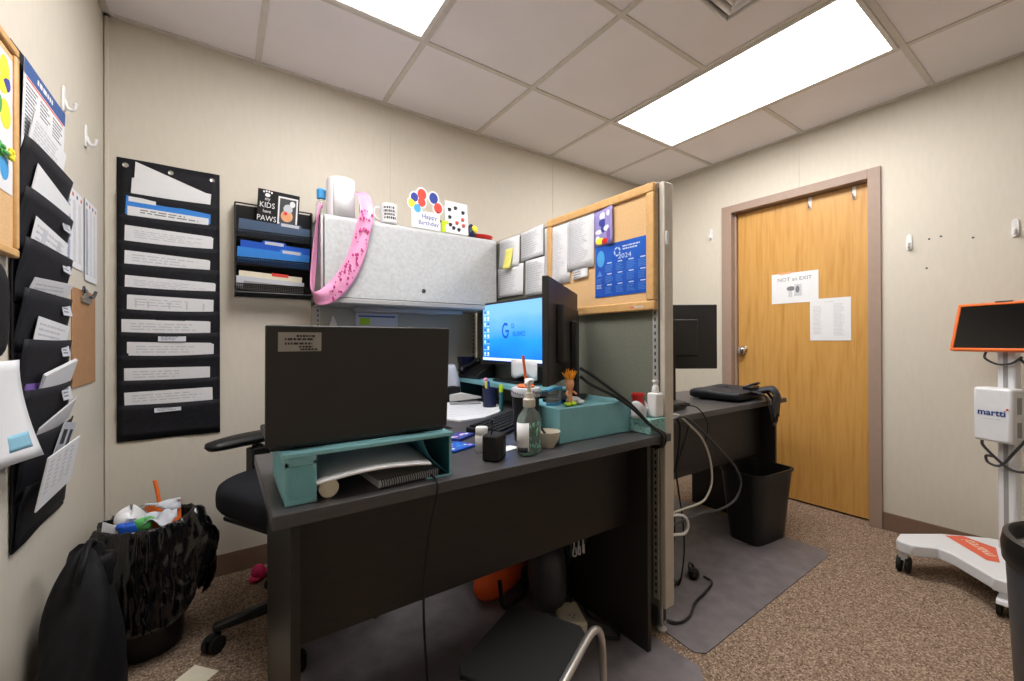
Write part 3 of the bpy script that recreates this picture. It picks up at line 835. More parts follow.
# birthday card
t = thing('greeting_card', 'birthday card with a cluster of red, blue and yellow balloons', 'greeting card', (1.288, -.304, ZT), 0)
T = Matrix.Rotation(R(-4), 4, 'X') @ Matrix.Scale(1.1, 4)
b = MB(T)
b.box(-.075, .07, -.001, 0, 0, .085, 0)
bal = [(-.02, .165, .027, 'r'), (.04, .158, .027, 'b'), (-.058, .145, .022, 'n'), (-.022, .127, .023, 'r'), (.062, .112, .026, 'r'), (-.073, .115, .02, 'y'), (-.045, .094, .021, 'c')]
for (x, z, r, c) in bal: b.ell((x, -.0005 - .0001, z), (r * 1.12, .0007, r * 1.3), 18, 8, m=0)
for (x, z, r, c) in bal: b.ell((x, -.0013, z), (r * .84, .0005, r * 1.02), 18, 8, m={'r': 1, 'b': 2, 'n': 2, 'y': 3, 'c': 4}[c])
for (x, z, r, c) in bal: b.tube([(x, -.0012, z - r), (.0, -.0012, .04)], .0006, n=5, m=6, sub=1)
b.build('front', ['paper', 'redp', 'bluep', 'yellowp', 'cyanp', 'greenp', 'inklt'], parent=t)
b = MB(T); b.text('Happy', .03, .015, .05, -.0014, 0); b.text('Birthday', .031, .01, .018, -.0014, 0); b.build('lettering', 'bluep', parent=t)
b = MB(Matrix.Rotation(R(-12), 4, 'X')); b.box(-.07, .068, .004, .005, 0, .08); b.build('back_leaf', 'paper', parent=t)
m = MB(); m.box(-.02, .02, -.006, 0, 0, .062, 0)
for k in range(5): m.box(-.014, .012, -.0066, -.006, .008 + k * .011, .013 + k * .011, 1)
m.tube([(-.02, .0, .05), (-.035, .002, .075), (-.042, 0, .1)], .003, m=2); m.ell((-.042, 0, .1), (.007, .006, .007), m=2)
tag(m.build('notepad', ['lime', 'yellowp', 'ink2'], loc=(1.396, -.295, ZT)), 'yellow green notepad with pen beside the balloon card', 'notepad')
t = thing('greeting_card', 'tall white card printed with small scattered icons on the cabinet', 'greeting card', (1.468, -.304, ZT), 0)
T = Matrix.Rotation(R(-5), 4, 'X') @ Matrix.Scale(1.06, 4); b = MB(T); b.box(-.065, .065, -.001, 0, 0, .168, 0)
for k, (x, z) in enumerate(((-.04, .125), (-.005, .138), (.038, .12), (-.04, .085), (.035, .082), (-.038, .045), (.0, .06), (.038, .05), (.01, .025), (-.02, .03))):
    b.ell((x, -.0013, z), (.011, .0005, .008), 10, 6, m=1 + (k in (6, 7, 4))); b.box(x - .009, x + .006, -.0017, -.0012, z - .012, z - .006, 1)
bits(b, -.02, .02, .09, .112, 4, -.001, 3, seed=6)
b.build('front', ['paper', 'ink2', 'redp', 'inklt'], parent=t)
b = MB(Matrix.Rotation(R(-13), 4, 'X')); b.box(-.065, .065, .004, .005, 0, .16); b.build('back_leaf', 'paper', parent=t)
t = thing('toy_bird', 'small dark purple toy with yellow belly on the overhead cabinet', 'toy', (1.57, -.275, ZT))
b = MB(); b.lathe([(.02, 0), (.026, .01), (.028, .03), (.02, .055), (.012, .07), (.002, .078)], n=20); b.build('body', 'navy', parent=t)
b = MB(); b.ell((.012, -.016, .042), (.02, .016, .024)); b.build('belly', 'yellowp', parent=t)
b = MB(); b.lathe([(.05, 0), (.07, .012), (.075, .026), (.072, .026), (.06, .012), (.02, .008)], n=30, sx=1.05, sy=.8)
b.box(-.05, .05, -.003, .003, .024, .027, 0)
tag(b.build('tray', ['red'], loc=(1.655, -.235, ZT)), 'shallow red dish at the partition end of the overhead cabinet', 'dish')
# pink sash draped over the cabinet's front left corner
def band(mb, cen, wid, m=0, off=0.):
    n = len(cen) - 1
    P = [Vector(p) for p in cen]; Wd = [Vector(w) for w in wid]
    def fn(u, v):
        s = v * n; i = min(int(s), n - 1); f = s - i
        def cr(A):
            a = A[max(i - 1, 0)]; b = A[i]; c = A[i + 1]; d = A[min(i + 2, n)]
            return .5 * (2 * b + (c - a) * f + (2 * a - 5 * b + 4 * c - d) * f * f + (3 * b - a - 3 * c + d) * f ** 3)
        c = cr(P); w = cr(Wd)
        return tuple(c + w * (u - .5) + Vector((0, -off - .004 * math.sin(u * 6 + v * 11), 0)))
    mb.surf(fn, 10, 40, m)
cen = [(.945, -.16, 1.835), (.962, -.285, 1.80), (.967, -.345, 1.70), (.945, -.345, 1.60), (.925, -.345, 1.51), (.895, -.345, 1.43), (.855, -.345, 1.36), (.80, -.345, 1.30), (.752, -.34, 1.278), (.735, -.31, 1.30), (.742, -.28, 1.38), (.752, -.27, 1.5), (.762, -.27, 1.62), (.772, -.26, 1.70), (.79, -.22, 1.74)]
wid = [(.05, -.01, .03), (.062, -.01, .005), (.066, 0, -.01), (.07, 0, -.012), (.072, 0, -.02), (.07, 0, -.036), (.06, 0, -.055), (.04, 0, -.068), (.012, .02, -.06), (.02, .05, -.03), (.03, .05, -.01), (.028, .05, 0), (.02, .05, 0), (.02, .05, 0), (.03, .04, 0)]
b = MB(); band(b, cen, wid)
o = b.build('sash', 'pink', solid=.001)
tag(o, 'shiny pink ribbon sash draped over the overhead cabinet corner', 'ribbon')
q = MB(); rr = random.Random(11)
n_ = len(cen) - 1
for k in range(70):
    s = rr.uniform(1.9, 7.0); i = int(s); f = s - i
    c = Vector(cen[i]).lerp(Vector(cen[i + 1]), f); w = Vector(wid[i]).lerp(Vector(wid[i + 1]), f)
    p = c + w * rr.uniform(-.38, .38) + Vector((0, -.009, 0)); r_ = rr.uniform(.0025, .006)
    q.ell(p, (r_, .0012, r_ * 1.4), 8, 5)
q.build('printed_pattern', 'pinkdk', parent=o)
# under the cabinet
t = thing('wall_calendar', 'small white-framed calendar pinned under the overhead cabinet', 'calendar', (1.105, -.0445, 1.04), 0)
b = MB(); b.box(-.115, .115, -.006, 0, 0, .2); b.build('frame', 'paper2', parent=t, bevel=.002)
b = MB(); b.box(-.1, .1, -.0068, -.006, .178, .186, 1); b.box(-.095, -.04, -.0068, -.006, .135, .172, 2)
bits(b, -.03, .1, .02, .17, 10, -.006, 0, seed=4); bits(b, -.1, -.04, .02, .125, 6, -.006, 0, seed=7); b.build('print', ['inklt', 'inkblue', 'lime'], parent=t)
# ------------------------------------------------------------------ dark desks
DZ = .75
def desk(label, loc, W=1.252, D=.535):
    """origin at front-left corner on the floor, front faces -y"""
    t = thing('desk', label, 'desk', loc, 0)
    b = MB(); b.box(0, W, 0, D, DZ - .028, DZ); b.build('desktop', 'desktop', parent=t, bevel=.002)
    for x in (.032, W - .125 if False else W - .12):
        b = MB(); b.box(x, x + .018, .012, D - .005, 0.002, DZ - .0285); b.build('side_panel', 'desk', parent=t, bevel=.0012)
    b = MB(); b.box(.0505, W - .1205, .095, .113, .425, DZ - .0285); b.build('modesty_panel', 'desk', parent=t, bevel=.0012)
    return t
DX, DY = .478, -1.457
d1 = desk('dark espresso desk in front, holding the laptop and hand sanitizer', (DX, DY, 0))
# return worktop along the partition
t = thing('return_desk', 'dark return worktop along the partition holding phone and lit monitor', 'desk', (1.13, -.92, 0))
b = MB(); b.box(0, .597, .0, .865, DZ - .028, DZ); b.build('desktop', 'desktop', parent=t, bevel=.002)
b = MB(); b.box(.02, .59, .83, .848, .002, DZ - .0285); b.build('side_panel', 'desk', parent=t)
b = MB(); b.box(.575, .593, .01, .82, .002, DZ - .0285); b.build('back_panel', 'desk', parent=t)
d2 = dup(d1); d2.location = (1.868, -1.27, 0)
d2['label'] = 'dark espresso desk behind the partition near the door, carrying the laptop bag'

# chair mats
m = MB(); m.prism([(.5, -1.63), (1.66, -1.62), (1.70, -1.58), (1.695, -1.50), (1.70, -.2), (.62, -.2), (.54, -.5)], 'z', .0008, .004)
tag(m.build('chair_mat', 'mat'), 'grey vinyl chair mat under the front desk', 'chair mat')
m = MB(); m.prism([(1.745, -1.535), (1.775, -1.56), (2.90, -1.545), (2.95, -1.51), (2.95, -.45), (1.81, -.45)], 'z', .0008, .004)
tag(m.build('chair_mat', 'mat'), 'grey vinyl chair mat right of the partition, under the far desk', 'chair mat')

# ------------------------------------------------------------------ laptop on teal riser
t = thing('laptop_riser', 'teal metal laptop riser with perforated side box on the front desk', 'laptop stand', (.69, -1.29, DZ), 0)
RT = .108
b = MB(); b.box(-.192, .184, -.135, .13, RT - .006, RT); b.box(-.192, .184, -.137, -.133, RT - .01, RT); b.build('shelf', 'teal', parent=t, bevel=.002)
b = MB()
x0, x1, y0, y1 = -.186, -.128, -.132, .12
for (a, c) in ((y0, y0 + .003), (y1 - .003, y1)):
    b.box(x0, x1, a, c, 0, .012).box(x0, x1, a, c, RT - .028, RT - .006).box(x0, x0 + .006, a, c, .012, RT - .02).box(x1 - .006, x1, a, c, .012, RT - .02)
for xx in (x0, x1 - .003):
    b.box(xx, xx + .003, y0 + .003, y1 - .003, 0, .012).box(xx, xx + .003, y0 + .003, y1 - .003, RT - .028, RT - .006)
b.box(x0, x1, y0, y1, 0, .002)
b.build('side_box_frame', 'teal', parent=t)
b = MB(); 
def perf(mb, P, U, V, nu, nv, du, dv):
    # diagonal lattice of thin bars = expanded metal
    P, U, V = Vector(P), Vector(U), Vector(V); N = U.cross(V)
    for sgn in (1, -1):
        for k in range(-nv, nu + 1):
            pts = []
            a = k * du; b_ = k * du + nv * dv * 1.0
            # clip line x = a + t*dv, z = t*dv
            t0, t1 = 0., nv * dv
            xs = lambda t: a + t
            lo = max(t0, -a); hi = min(t1, nu * du - a)
            if hi - lo < 1e-4: continue
            q0 = (xs(lo), lo); q1 = (xs(hi), hi)
            if sgn < 0: q0 = (nu * du - q0[0], q0[1]); q1 = (nu * du - q1[0], q1[1])
            A = P + U * q0[0] + V * q0[1]; B = P + U * q1[0] + V * q1[1]
            mb.cyl(A, B, .0016, n=4, cap=False)
perf(b, (x0 + .004, y0 + .0015, .01), (1, 0, 0), (0, 0, 1), 8, 14, .00625, .0052)
b.build('front_mesh', 'teal', parent=t)
b = MB(); perf(b, (x0 + .0015, y0 + .004, .01), (0, 1, 0), (0, 0, 1), 38, 14, .00625, .0052)
b.build('side_mesh', 'teal', parent=t); b = MB()
perf(b, (x1 - .0015, y0 + .004, .01), (0, 1, 0), (0, 0, 1), 38, 14, .00625, .0052)
b.build('side_mesh', 'teal', parent=t)
b = MB()
prf = [(.118, -.13), (.118, .12), (.186, .12), (.186, -.13)]
b.box(.176, .18, -.132, .12, 0, RT - .008)
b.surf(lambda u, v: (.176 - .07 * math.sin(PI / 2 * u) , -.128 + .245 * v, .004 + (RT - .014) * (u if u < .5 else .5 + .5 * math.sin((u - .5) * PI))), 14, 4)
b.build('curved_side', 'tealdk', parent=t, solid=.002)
b = MB(); b.box(.115, .182, -.134, -.13, 0, .004).box(.176, .182, -.134, -.13, .004, RT - .008); b.build('side_edge', 'teal', parent=t)

t = thing('laptop', 'open dark laptop seen from behind, raised on the teal riser', 'laptop', (.67, -1.392, DZ + RT), .3)
b = MB(); b.box(-.19, .198, .0, .25, .001, .018); b.build('base', 'black', parent=t, bevel=.004)
T = Matrix.Translation((0, -.003, .012)) @ Matrix.Rotation(R(4), 4, 'X')
b = MB(T); b.box(-.2, .2, -.009, -.001, 0, .248); ld = b.build('lid', 'lid', parent=t, bevel=.0035, seg=3)
b = MB(T); b.box(-.188, .188, -.001, -.0004, .018, .24); b.build('display', 'gloss', parent=t)
b = MB(T)
b.T = T @ Matrix.Translation((0, 0, -.008))
b.box(-.178, -.098, -.0094, -.009, .203, .242, 0)
for z, a, c in ((.235, -.145, -.104), (.2285, -.166, -.104), (.2195, -.166, -.108), (.213, -.14, -.104), (.2075, -.138, -.104)):
    bits(b, a, c, z - .0035, z + .0025, 1, -.0094, 1, seed=int(z * 1e4), hh=.7, full=1.0)
b.build('asset_sticker', ['slate', 'ink2'], parent=ld)
for x in (-.12, .12):
    b = MB(); b.cyl((x - .03, -.003, .013), (x + .03, -.003, .013), .007, n=14); b.build('hinge', 'black', parent=t)
b = MB()
for r_ in range(5):
    for c_ in range(14): b.box(-.17 + c_ * .0243, -.17 + c_ * .0243 + .02, .1 + r_ * .022, .1 + r_ * .022 + .018, .018, .0205)
b.build('keys', 'blackmat', parent=t)

# under the riser
m = MB()
m.surf(lambda u, v: (-.13 + .25 * u + .02 * v, -.148 + .258 * v, .038 + .014 * math.sin(u * 2.6 + .3) * (1 - .2 * v) + .012 * u * v + .008 * v), 12, 10)
o = m.build('paper_stack', ['paper2'], loc=(.69, -1.29, DZ), solid=.004)
tag(o, 'curled pale grey paper sheets lying under the laptop riser', 'papers')
q = MB(); q.surf(lambda u, v: (-.13 + .25 * u, -.15 + .012 * v, .0375 + .014 * math.sin(u * 2.6 + .3)+ .0005), 12, 1); q.build('white_edge', 'paper', parent=o, solid=.005)
t = thing('spiral_notebook', 'spiral notebook under the papers in the laptop riser', 'notebook', (.762, -1.345, DZ), 4)
b = MB(); b.box(-.075, .075, -.07, .1, .001, .018); b.build('pages', 'paper2', parent=t)
b = MB(); b.box(-.077, .077, -.072, .102, .018, .0195); b.build('cover', 'grey', parent=t)
b = MB()
for k in range(26):
    x = -.072 + k * .00575
    b.tube([(x, -.066, .016), (x, -.074, .022), (x + .001, -.08, .011), (x, -.074, .0005), (x, -.066, .004)], .0011, n=5, sub=3)
b.build('spiral', 'ink2', parent=t)
m = MB(); m.cyl((0, 0, .0205), (0, .2, .0205), .02, n=28); m.cyl((0, -.0004, .0205), (0, .001, .0205), .0165, n=28, m=0)
tag(m.build('paper_roll', ['cream'], loc=(.588, -1.412, DZ)), 'white paper roll lying end-on under the laptop riser', 'roll')
for k, (nm, lb, x, c) in enumerate((('wrapped_sweet', 'dark blue wrapper under the back of the laptop riser', .588, 'folderblue'), ('wrapped_sweet', 'dark red wrapper under the back of the laptop riser', .632, 'red'), ('wrapped_sweet', 'cyan wrapper under the back of the laptop riser', .68, 'cyanp'), ('wrapped_sweet', 'violet wrapper under the back of the laptop riser', .725, 'bluep'))):
    b = MB(); b.ell((0, 0, .032), (.026, .02, .03), 10, 8, e=.7); b.ell((.02, .004, .05), (.016, .014, .018), 8, 6)
    tag(b.build(nm, c, loc=(x, -1.2, DZ)), lb, 'wrapper')

# laptop power cord down the desk front
m = MB(); m.tube([(.835, -1.35, DZ + .005), (.822, -1.42, DZ + .005), (.815, -1.463, DZ + .003), (.812, -1.466, .72), (.802, -1.45, .64), (.79, -1.44, .49), (.80, -1.435, .3), (.82, -1.44, .1), (.85, -1.42, .012), (.95, -1.35, .011), (1.1, -1.2, .011)], .0032, n=8)
tag(m.build('cable', 'black'), 'thin black cord hanging down the front of the desk', 'cable')

# ------------------------------------------------------------------ things on the front desk
t = thing('hand_sanitizer', 'clear pump bottle of hand sanitizer on the desk edge', 'sanitizer bottle', (1.152, -1.375, DZ), 22)
t.scale = (1.13, 1.13, 1.13)
b = MB(); b.lathe([(.03, 0), (.0355, .006), (.0355, .085), (.032, .1), (.016, .118), (.014, .128)], n=32, sx=1.2, sy=.76); b.build('bottle', 'glassy', parent=t)
b = MB(); b.lathe([(.028, .003), (.0335, .008), (.0335, .074), (.001, .074)], n=32, sx=1.2, sy=.76); b.build('gel', 'gel', parent=t)
b = MB(); b.surf(lambda u, v: (.0432 * math.cos(-3.8 + u * 1.4), .0276 * math.sin(-3.8 + u * 1.4), .014 + .072 * v), 12, 2, 0)
b.surf(lambda u, v: (.0436 * math.cos(-3.5 + u * 1.0), .028 * math.sin(-3.5 + u * 1.0), .012 + .012 * v), 8, 1, 1)
b.build('label', ['paper', 'ink2'], parent=t, solid=.0004)
b = MB(); rr = random.Random(5)
for k in range(22):
    a = rr.uniform(-2.3, -1.3); z = rr.uniform(.012, .085)
    b.ell((.0432 * math.cos(a), .0276 * math.sin(a), z), (.0035, .0012, .005), 8, 5)
b.build('leaf_print', 'green_label', parent=t)
b = MB(); b.lathe([(.0155, .122), (.0165, .124), (.0165, .142), (.012, .146), (.011, .158), (.005, .162), (.005, .178)], n=22); b.build('pump_collar', 'offwhite', parent=t)
b = MB(); b.lathe([(.004, .16), (.004, .182), (.012, .184), (.013, .193), (.009, .197)], n=18); b.tube([(0, 0, .19), (-.02, -.006, .191), (-.036, -.011, .184)], .0045); b.build('pump_head', 'white', parent=t)

t = thing('speaker_cube', 'small black box with grey mesh front beside the sanitizer', 'speaker', (1.032, -1.37, DZ), 35)
b = MB(); b.box(-.033, .033, -.024, .024, 0.001, .073); b.build('case', 'blackmat', parent=t, bevel=.006, seg=3)
b = MB(); b.box(.008, .028, -.0246, -.0238, .012, .055); b.build('grille', 'dkgrey', parent=t, bevel=.0004)
b = MB(); b.tube([(-.02, .0, .073), (-.024, -.004, .09), (-.018, -.002, .104)], .002); b.tube([(-.006, .006, .073), (-.003, .004, .1), (-.01, .002, .114)], .0022); b.build('pens', 'black', parent=t)
t = thing('pill_bottle', 'small white bottle standing behind the black speaker box', 'bottle', (1.047, -1.275, DZ))
b = MB(); b.lathe([(.018, 0), (.02, .003), (.02, .048), (.016, .055)], n=26); b.build('body', 'white', parent=t)
b = MB(); b.lathe([(.0185, .053), (.019, .055), (.019, .072), (.0175, .074), (.001, .074)], n=26); b.build('cap', 'white', parent=t)
t = thing('bowl', 'cream ceramic bowl with a dark pen beside the teal box', 'bowl', (1.245, -1.347, DZ), 0)
b = MB(); b.lathe([(.022, 0), (.024, .004), (.034, .022), (.041, .05), (.039, .05), (.032, .024), (.018, .01), (.001, .008)], n=32); b.build('bowl', 'wicker', parent=t)
m = MB(); m.tube([(.012, -.004, .012), (-.012, .006, .05), (-.028, .014, .078)], .004); m.ell((-.028, .014, .078), (.006, .005, .008))
tag(m.build('pen', 'black', loc=(1.245, -1.347, DZ)), 'dark pen leaning in the cream bowl', 'pen')
# blue coaster / pouch
m = MB(); m.box(-.05, .05, -.04, .04, .001, .007, 0)
for k in range(9): m.ell((rnd.uniform(-.04, .04), rnd.uniform(-.032, .032), .0072), (rnd.uniform(.006, .014), rnd.uniform(.004, .008), .0006), 8, 5, m=1 + k % 3)
tag(m.build('coaster', ['folderblue', 'cyanp', 'paper', 'pink'], loc=(1.0, -1.195, DZ), rz=20, bevel=.002), 'bright blue printed coaster pad right of the laptop', 'coaster')
m = MB(); m.box(-.05, .05, -.03, .03, .0, .0095, 0)
for k in range(6): m.ell((rnd.uniform(-.04, .04), rnd.uniform(-.02, .02), .0098), (.012, .006, .0006), 8, 5, m=1 + k % 2)
tag(m.build('card', ['bluep', 'pink', 'paper'], loc=(1.075, -1.08, DZ), rz=32, bevel=.001), 'dark blue and pink printed card behind the blue coaster', 'card')
m = MB(); m.box(-.04, .04, -.02, .02, .001, .0025)
tag(m.build('note', 'paper', loc=(1.12, -1.30, DZ), rz=15), 'small blank white slip between the speaker box and sanitizer', 'note')

# keyboard angled towards the corner monitor
t = thing('keyboard', 'black computer keyboard lying at an angle behind the sanitizer', 'keyboard', (1.345, -.985, DZ), 30)
b = MB(); b.prism([(-.075, .001), (.07, .001), (.07, .024), (-.075, .012)], 'x', -.215, .215); b.build('case', 'black', parent=t, bevel=.003)
b = MB()
for r_ in range(6):
    for c_ in range(18):
        y = -.062 + r_ * .0212; z = .0125 + (y + .075) * .083
        b.box(-.205 + c_ * .0229, -.205 + c_ * .0229 + .0185, y, y + .0172, z, z + .008)
b.build('keys', 'blackmat', parent=t, bevel=.0015)
t = thing('tumbler', 'black tumbler with patterned white lid and orange straw', 'tumbler', (1.236, -1.245, DZ), 0)
b = MB(); b.lathe([(.034, 0.001), (.038, .004), (.046, .158), (.036, .158)], n=32); b.build('cup', 'black', parent=t)
b = MB(); b.lathe([(.0475, .15), (.0495, .156), (.0495, .174), (.046, .179), (.001, .18)], n=32)
b.build('lid', 'paper2', parent=t)
b = MB(); rr = random.Random(2)
for k in range(34):
    a = k * 2 * PI / 34
    b.ell((.0496 * math.cos(a), .0496 * math.sin(a), .165 + rr.uniform(-.005, .005)), (.0028, .0028, .004), 6, 5)
b.build('lid_pattern', 'ink', parent=t)
b = MB(); b.tube([(.004, .0, .12), (.0, .0, .2), (-.008, .004, .285)], .0048); b.build('straw', 'orange', parent=t)
b = MB(); 
for k in range(6):
    a = k * PI / 3
    b.ell((.018 * math.cos(a), .018 * math.sin(a), .184), (.014, .014, .006), 10, 6)
b.build('straw_topper', 'orange', parent=t)
# desk pad of paper
m = MB(); P_ = [(0, -.25), (.1, -.235), (.2, -.19), (.3, -.11), (.36, 0), (.3, .2), (0, .3), (-.1, .1)]
m.prism([(-.02, -.2), (.1, -.19), (.22, -.12), (.31, -.02), (.35, .09), (.32, .26), (.0, .36), (-.16, .2)], 'z', .001, .007)
for k in range(9):
    m.box(.0 - .1 + .02 * k, .2 + .012 * k, -.1 + k * .042, -.096 + k * .042, .007, .0074, 1)
tag(m.build('paper_pad', ['paper', 'inklt'], loc=(1.225, -.63, DZ)), 'white lined paper pad spread on the return worktop', 'paper pad')
t = thing('stapler', 'grey stapler lying on the white pad under the riser shelf', 'stapler', (1.44, -.44, DZ + .008), -25)
b = MB(); b.prism([(-.08, 0), (.08, 0), (.08, .008), (-.08, .012)], 'y', -.018, .018); b.build('base', 'grey', parent=t, bevel=.002)
b = MB(); b.prism([(-.08, .013), (.085, .03), (.085, .036), (-.02, .06), (-.08, .05)], 'y', -.014, .014); b.build('arm', 'std', parent=t, bevel=.004)
def pencup(label, loc):
    t = thing('pen_cup', label, 'pen cup', loc)
    b = MB(); b.lathe([(.03, 0), (.033, .003), (.035, .1), (.032, .1), (.03, .006), (.001, .005)], n=26); b.build('cup', 'navy', parent=t)
    return t
pencup('dark pen cup under the teal shelf edge', (1.5, -.585, DZ))
for k, (c, lb, dx, dy, hh) in enumerate((('pink', 'pink topped marker in the dark pen cup', -.012, .005, .142), ('yellowp', 'yellow marker in the dark pen cup', -.02, -.008, .128), ('bluep', 'blue pen in the dark pen cup', .004, .012, .125))):
    b = MB(); b.tube([(dx * .6, dy * .6, .008), (dx * 1.5, dy * 1.5, hh)], .005, sub=1); b.ell((dx * 1.5, dy * 1.5, hh), (.012, .012, .01) if k == 0 else (.006, .006, .008))
    tag(b.build('marker', c, loc=(1.5, -.585, DZ)), lb, 'marker', 'markers in the dark pen cup')
t = thing('highlighter', 'lime highlighter standing next to the dark pen cup', 'marker', (1.5, -.69, DZ))
b = MB(); b.lathe([(.009, 0), (.01, .002), (.01, .09), (.007, .096)], n=16); b.build('barrel', 'tealdk', parent=t)
b = MB(); b.lathe([(.0105, .09), (.0105, .122), (.008, .126), (.001, .126)], n=16); b.build('cap', 'lime', parent=t)

# teal monitor shelf along the partition
t = thing('monitor_shelf', 'long teal monitor shelf standing on the return worktop by the partition', 'monitor riser', (1.632, -.53, DZ))
b = MB(); b.box(-.092, .088, -.42, .40, .112, .12); b.box(-.094, -.09, -.42, .40, .1, .12); b.build('shelf', 'teal', parent=t, bevel=.001)
for y in (-.42, .396):
    b = MB(); b.box(-.092, .088, y, y + .004, 0.001, .112); b.build('leg', 'tealdk', parent=t)
SZ = DZ + .12
def monitor(label, loc, rz, W=.56, H=.345, lift=.085, screen='gloss', base=True, foot=(.12, .09)):
    """front faces local -y, base bottom at z=0"""
    t = thing('monitor', label, 'monitor', loc, rz)
    b = MB(); b.box(-W / 2, W / 2, -.006, .016, lift, lift + H)
    b.prism([(-.16, lift + .07), (.16, lift + .07), (.16, lift + H - .08), (-.16, lift + H - .08)], 'y', .016, .04)
    bz = b.build('housing', 'monback', parent=t, bevel=.004)
    b = MB(); b.box(-W / 2 + .012, W / 2 - .012, -.0075, -.006, lift + .022, lift + H - .012); b.build('screen', screen, parent=t)
    b = MB(); b.box(-.035, .035, .04, .062, .012, lift + H * .62); b.build('stand_neck', 'black', parent=t, bevel=.004)
    b = MB(); b.box(-foot[0], foot[0], -.05, foot[1], .001, .013); b.build('stand_foot', 'black', parent=t, bevel=.004)
    return t
mon = monitor('blue lit monitor on the teal shelf against the partition', (1.642, -.575, SZ), -90, W=.58, screen='screen', foot=(.11, .066))
b = MB()
L_ = .085
q0 = -.0082
for k in range(2):
    for r_ in range(8):
        b.box(-.262 + k * .034, -.262 + k * .034 + .016, q0, q0 + .0004, L_ + .285 - r_ * .033, L_ + .299 - r_ * .033, 0 if (r_ + k) % 3 else 1)
        b.box(-.266 + k * .034, -.242 + k * .034, q0, q0 + .0004, L_ + .278 - r_ * .033, L_ + .281 - r_ * .033, 0)
b.box(-.278, .278, q0, q0 + .0004, L_ + .024, L_ + .038, 0)
b.build('desktop_icons', [mat('icon_white', (200, 220, 245), .5, emit=(200, 224, 250), estr=SCREEN_E * .8), mat('icon_dark', (40, 70, 130), .5, emit=(40, 80, 160), estr=SCREEN_E)], parent=mon)
b = MB()
pts = []
for k in range(25):
    a = R(50 + 290 * k / 24)
    pts.append((-.045 + .034 * math.cos(a), q0, L_ + .185 + .042 * math.sin(a)))
for i in range(len(pts) - 1):
    A, B = Vector(pts[i]), Vector(pts[i + 1]); c0 = Vector((-.045, q0, L_ + .185))
    b.quad(A, B, c0 + (B - c0) * .68, c0 + (A - c0) * .68)
b.box(-.045, -.012, q0, q0 + .0004, L_ + .176, L_ + .188)
b.text('GI', .036, .02, L_ + .196, q0, sx=.9); b.text('ALLIANCE', .036, .075, L_ + .155, q0, sx=.68)
b.build('screen_logo', [mat('screen_logo', (12, 60, 150), .5, emit=(12, 66, 160), estr=SCREEN_E)], parent=mon)
m = MB(); m.surf(lambda u, v: ((u - .5) * .22, -.010 - .004 * math.sin(u * 8), -.055 * (1 - v) - .01 * math.sin(u * 9) * (1 - v) + .03 * v), 12, 4)
o = m.build('paper_strip', 'paper', loc=(1.632, -.71, SZ + .09), rz=-90, solid=.001)
tag(o, 'crumpled white paper strip hanging off the lit monitor lower edge', 'paper')

# corner monitor seen from its edge and back
ang = math.degrees(math.atan2(.345, .455))
mon2 = monitor('black monitor turned away, seen from its back edge in the corner', (1.452, -1.18, DZ + .115), ang + 180, W=.56, H=.35, lift=.075, foot=(.1, .085))

# teal box riser on the front desk
t = thing('teal_riser', 'solid teal riser box under the corner monitor', 'monitor riser', (1.462, -1.2375, DZ), 0)
b = MB(); b.box(-.172, .172, -.115, .115, .001, .115); b.build('box', 'teal', parent=t, bevel=.003)
b = MB(); b.prism([(.02, -.06), (.11, -.06), (.11, .06), (.02, .06)], 'z', .1152, .1156); 
# figurine with orange hair
t = thing('toy_figure', 'small toy figure with spiky orange hair and lime feet on the teal box', 'toy', (1.36, -1.325, DZ + .116), 0)
b = MB(); b.ell((-.011, -.003, .007), (.012, .015, .008)); b.ell((.011, -.003, .007), (.012, .015, .008)); b.build('feet', 'lime', parent=t)
b = MB(); b.lathe([(.008, .008), (.009, .03), (.009, .05), (.011, .056), (.0145, .066), (.0155, .076), (.013, .087), (.006, .093), (.001, .094)], n=20)
b.tube([(.008, 0, .05), (.018, -.006, .044), (.02, -.012, .038)], .0035); b.tube([(-.008, 0, .05), (-.018, -.006, .044), (-.02, -.012, .038)], .0035)
b.ell((0, -.0155, .075), (.003, .003, .003)); b.build('body', 'peach', parent=t)
b = MB(); rr = random.Random(6)
for k in range(16):
    a = k * 2 * PI / 8 + (k > 7) * .4; s = .026 if k < 8 else .012
    b.cyl((.006 * math.cos(a), .006 * math.sin(a), .088), (s * math.cos(a), s * math.sin(a), .108 + rr.uniform(0, .012) + (k > 7) * .008), .0055, .0008, n=8)
b.build('hair', 'amber', parent=t)
t = thing('safety_goggles', 'clear goggles with white foam lying on the teal box beside the tumbler', 'goggles', (1.345, -1.255, DZ + .116), 25)
b = MB(); b.surf(lambda u, v: (-.05 + .1 * u, -.03 * math.sin(PI * u) , .004 + .05 * v - .006 * math.sin(PI * u * 2) ** 2 * (1 - v)), 14, 5); b.build('lens', 'glassy', parent=t, solid=.002)
b = MB(); b.tube([(-.05, 0, .05), (-.025, -.021, .056), (0, -.03, .057), (.025, -.021, .056), (.05, 0, .05)], .005); b.tube([(-.05, 0, .004), (-.025, -.021, .004), (0, -.03, .009), (.025, -.021, .004), (.05, 0, .004)], .004); b.build('rim', 'cyanp', parent=t)
b = MB(); b.tube([(-.05, 0, .03), (-.045, .04, .025), (0, .06, .02), (.045, .04, .025), (.05, 0, .03)], .006); b.build('strap', 'black', parent=t)
m = MB(); m.ell((0, 0, .014), (.03, .02, .013), 12, 8); m.ell((.02, -.01, .008), (.02, .014, .008), 10, 6)
tag(m.build('tissue_wad', 'paper', loc=(1.40, -1.30, DZ + .1155)), 'crumpled white tissue behind the orange haired toy', 'tissue')
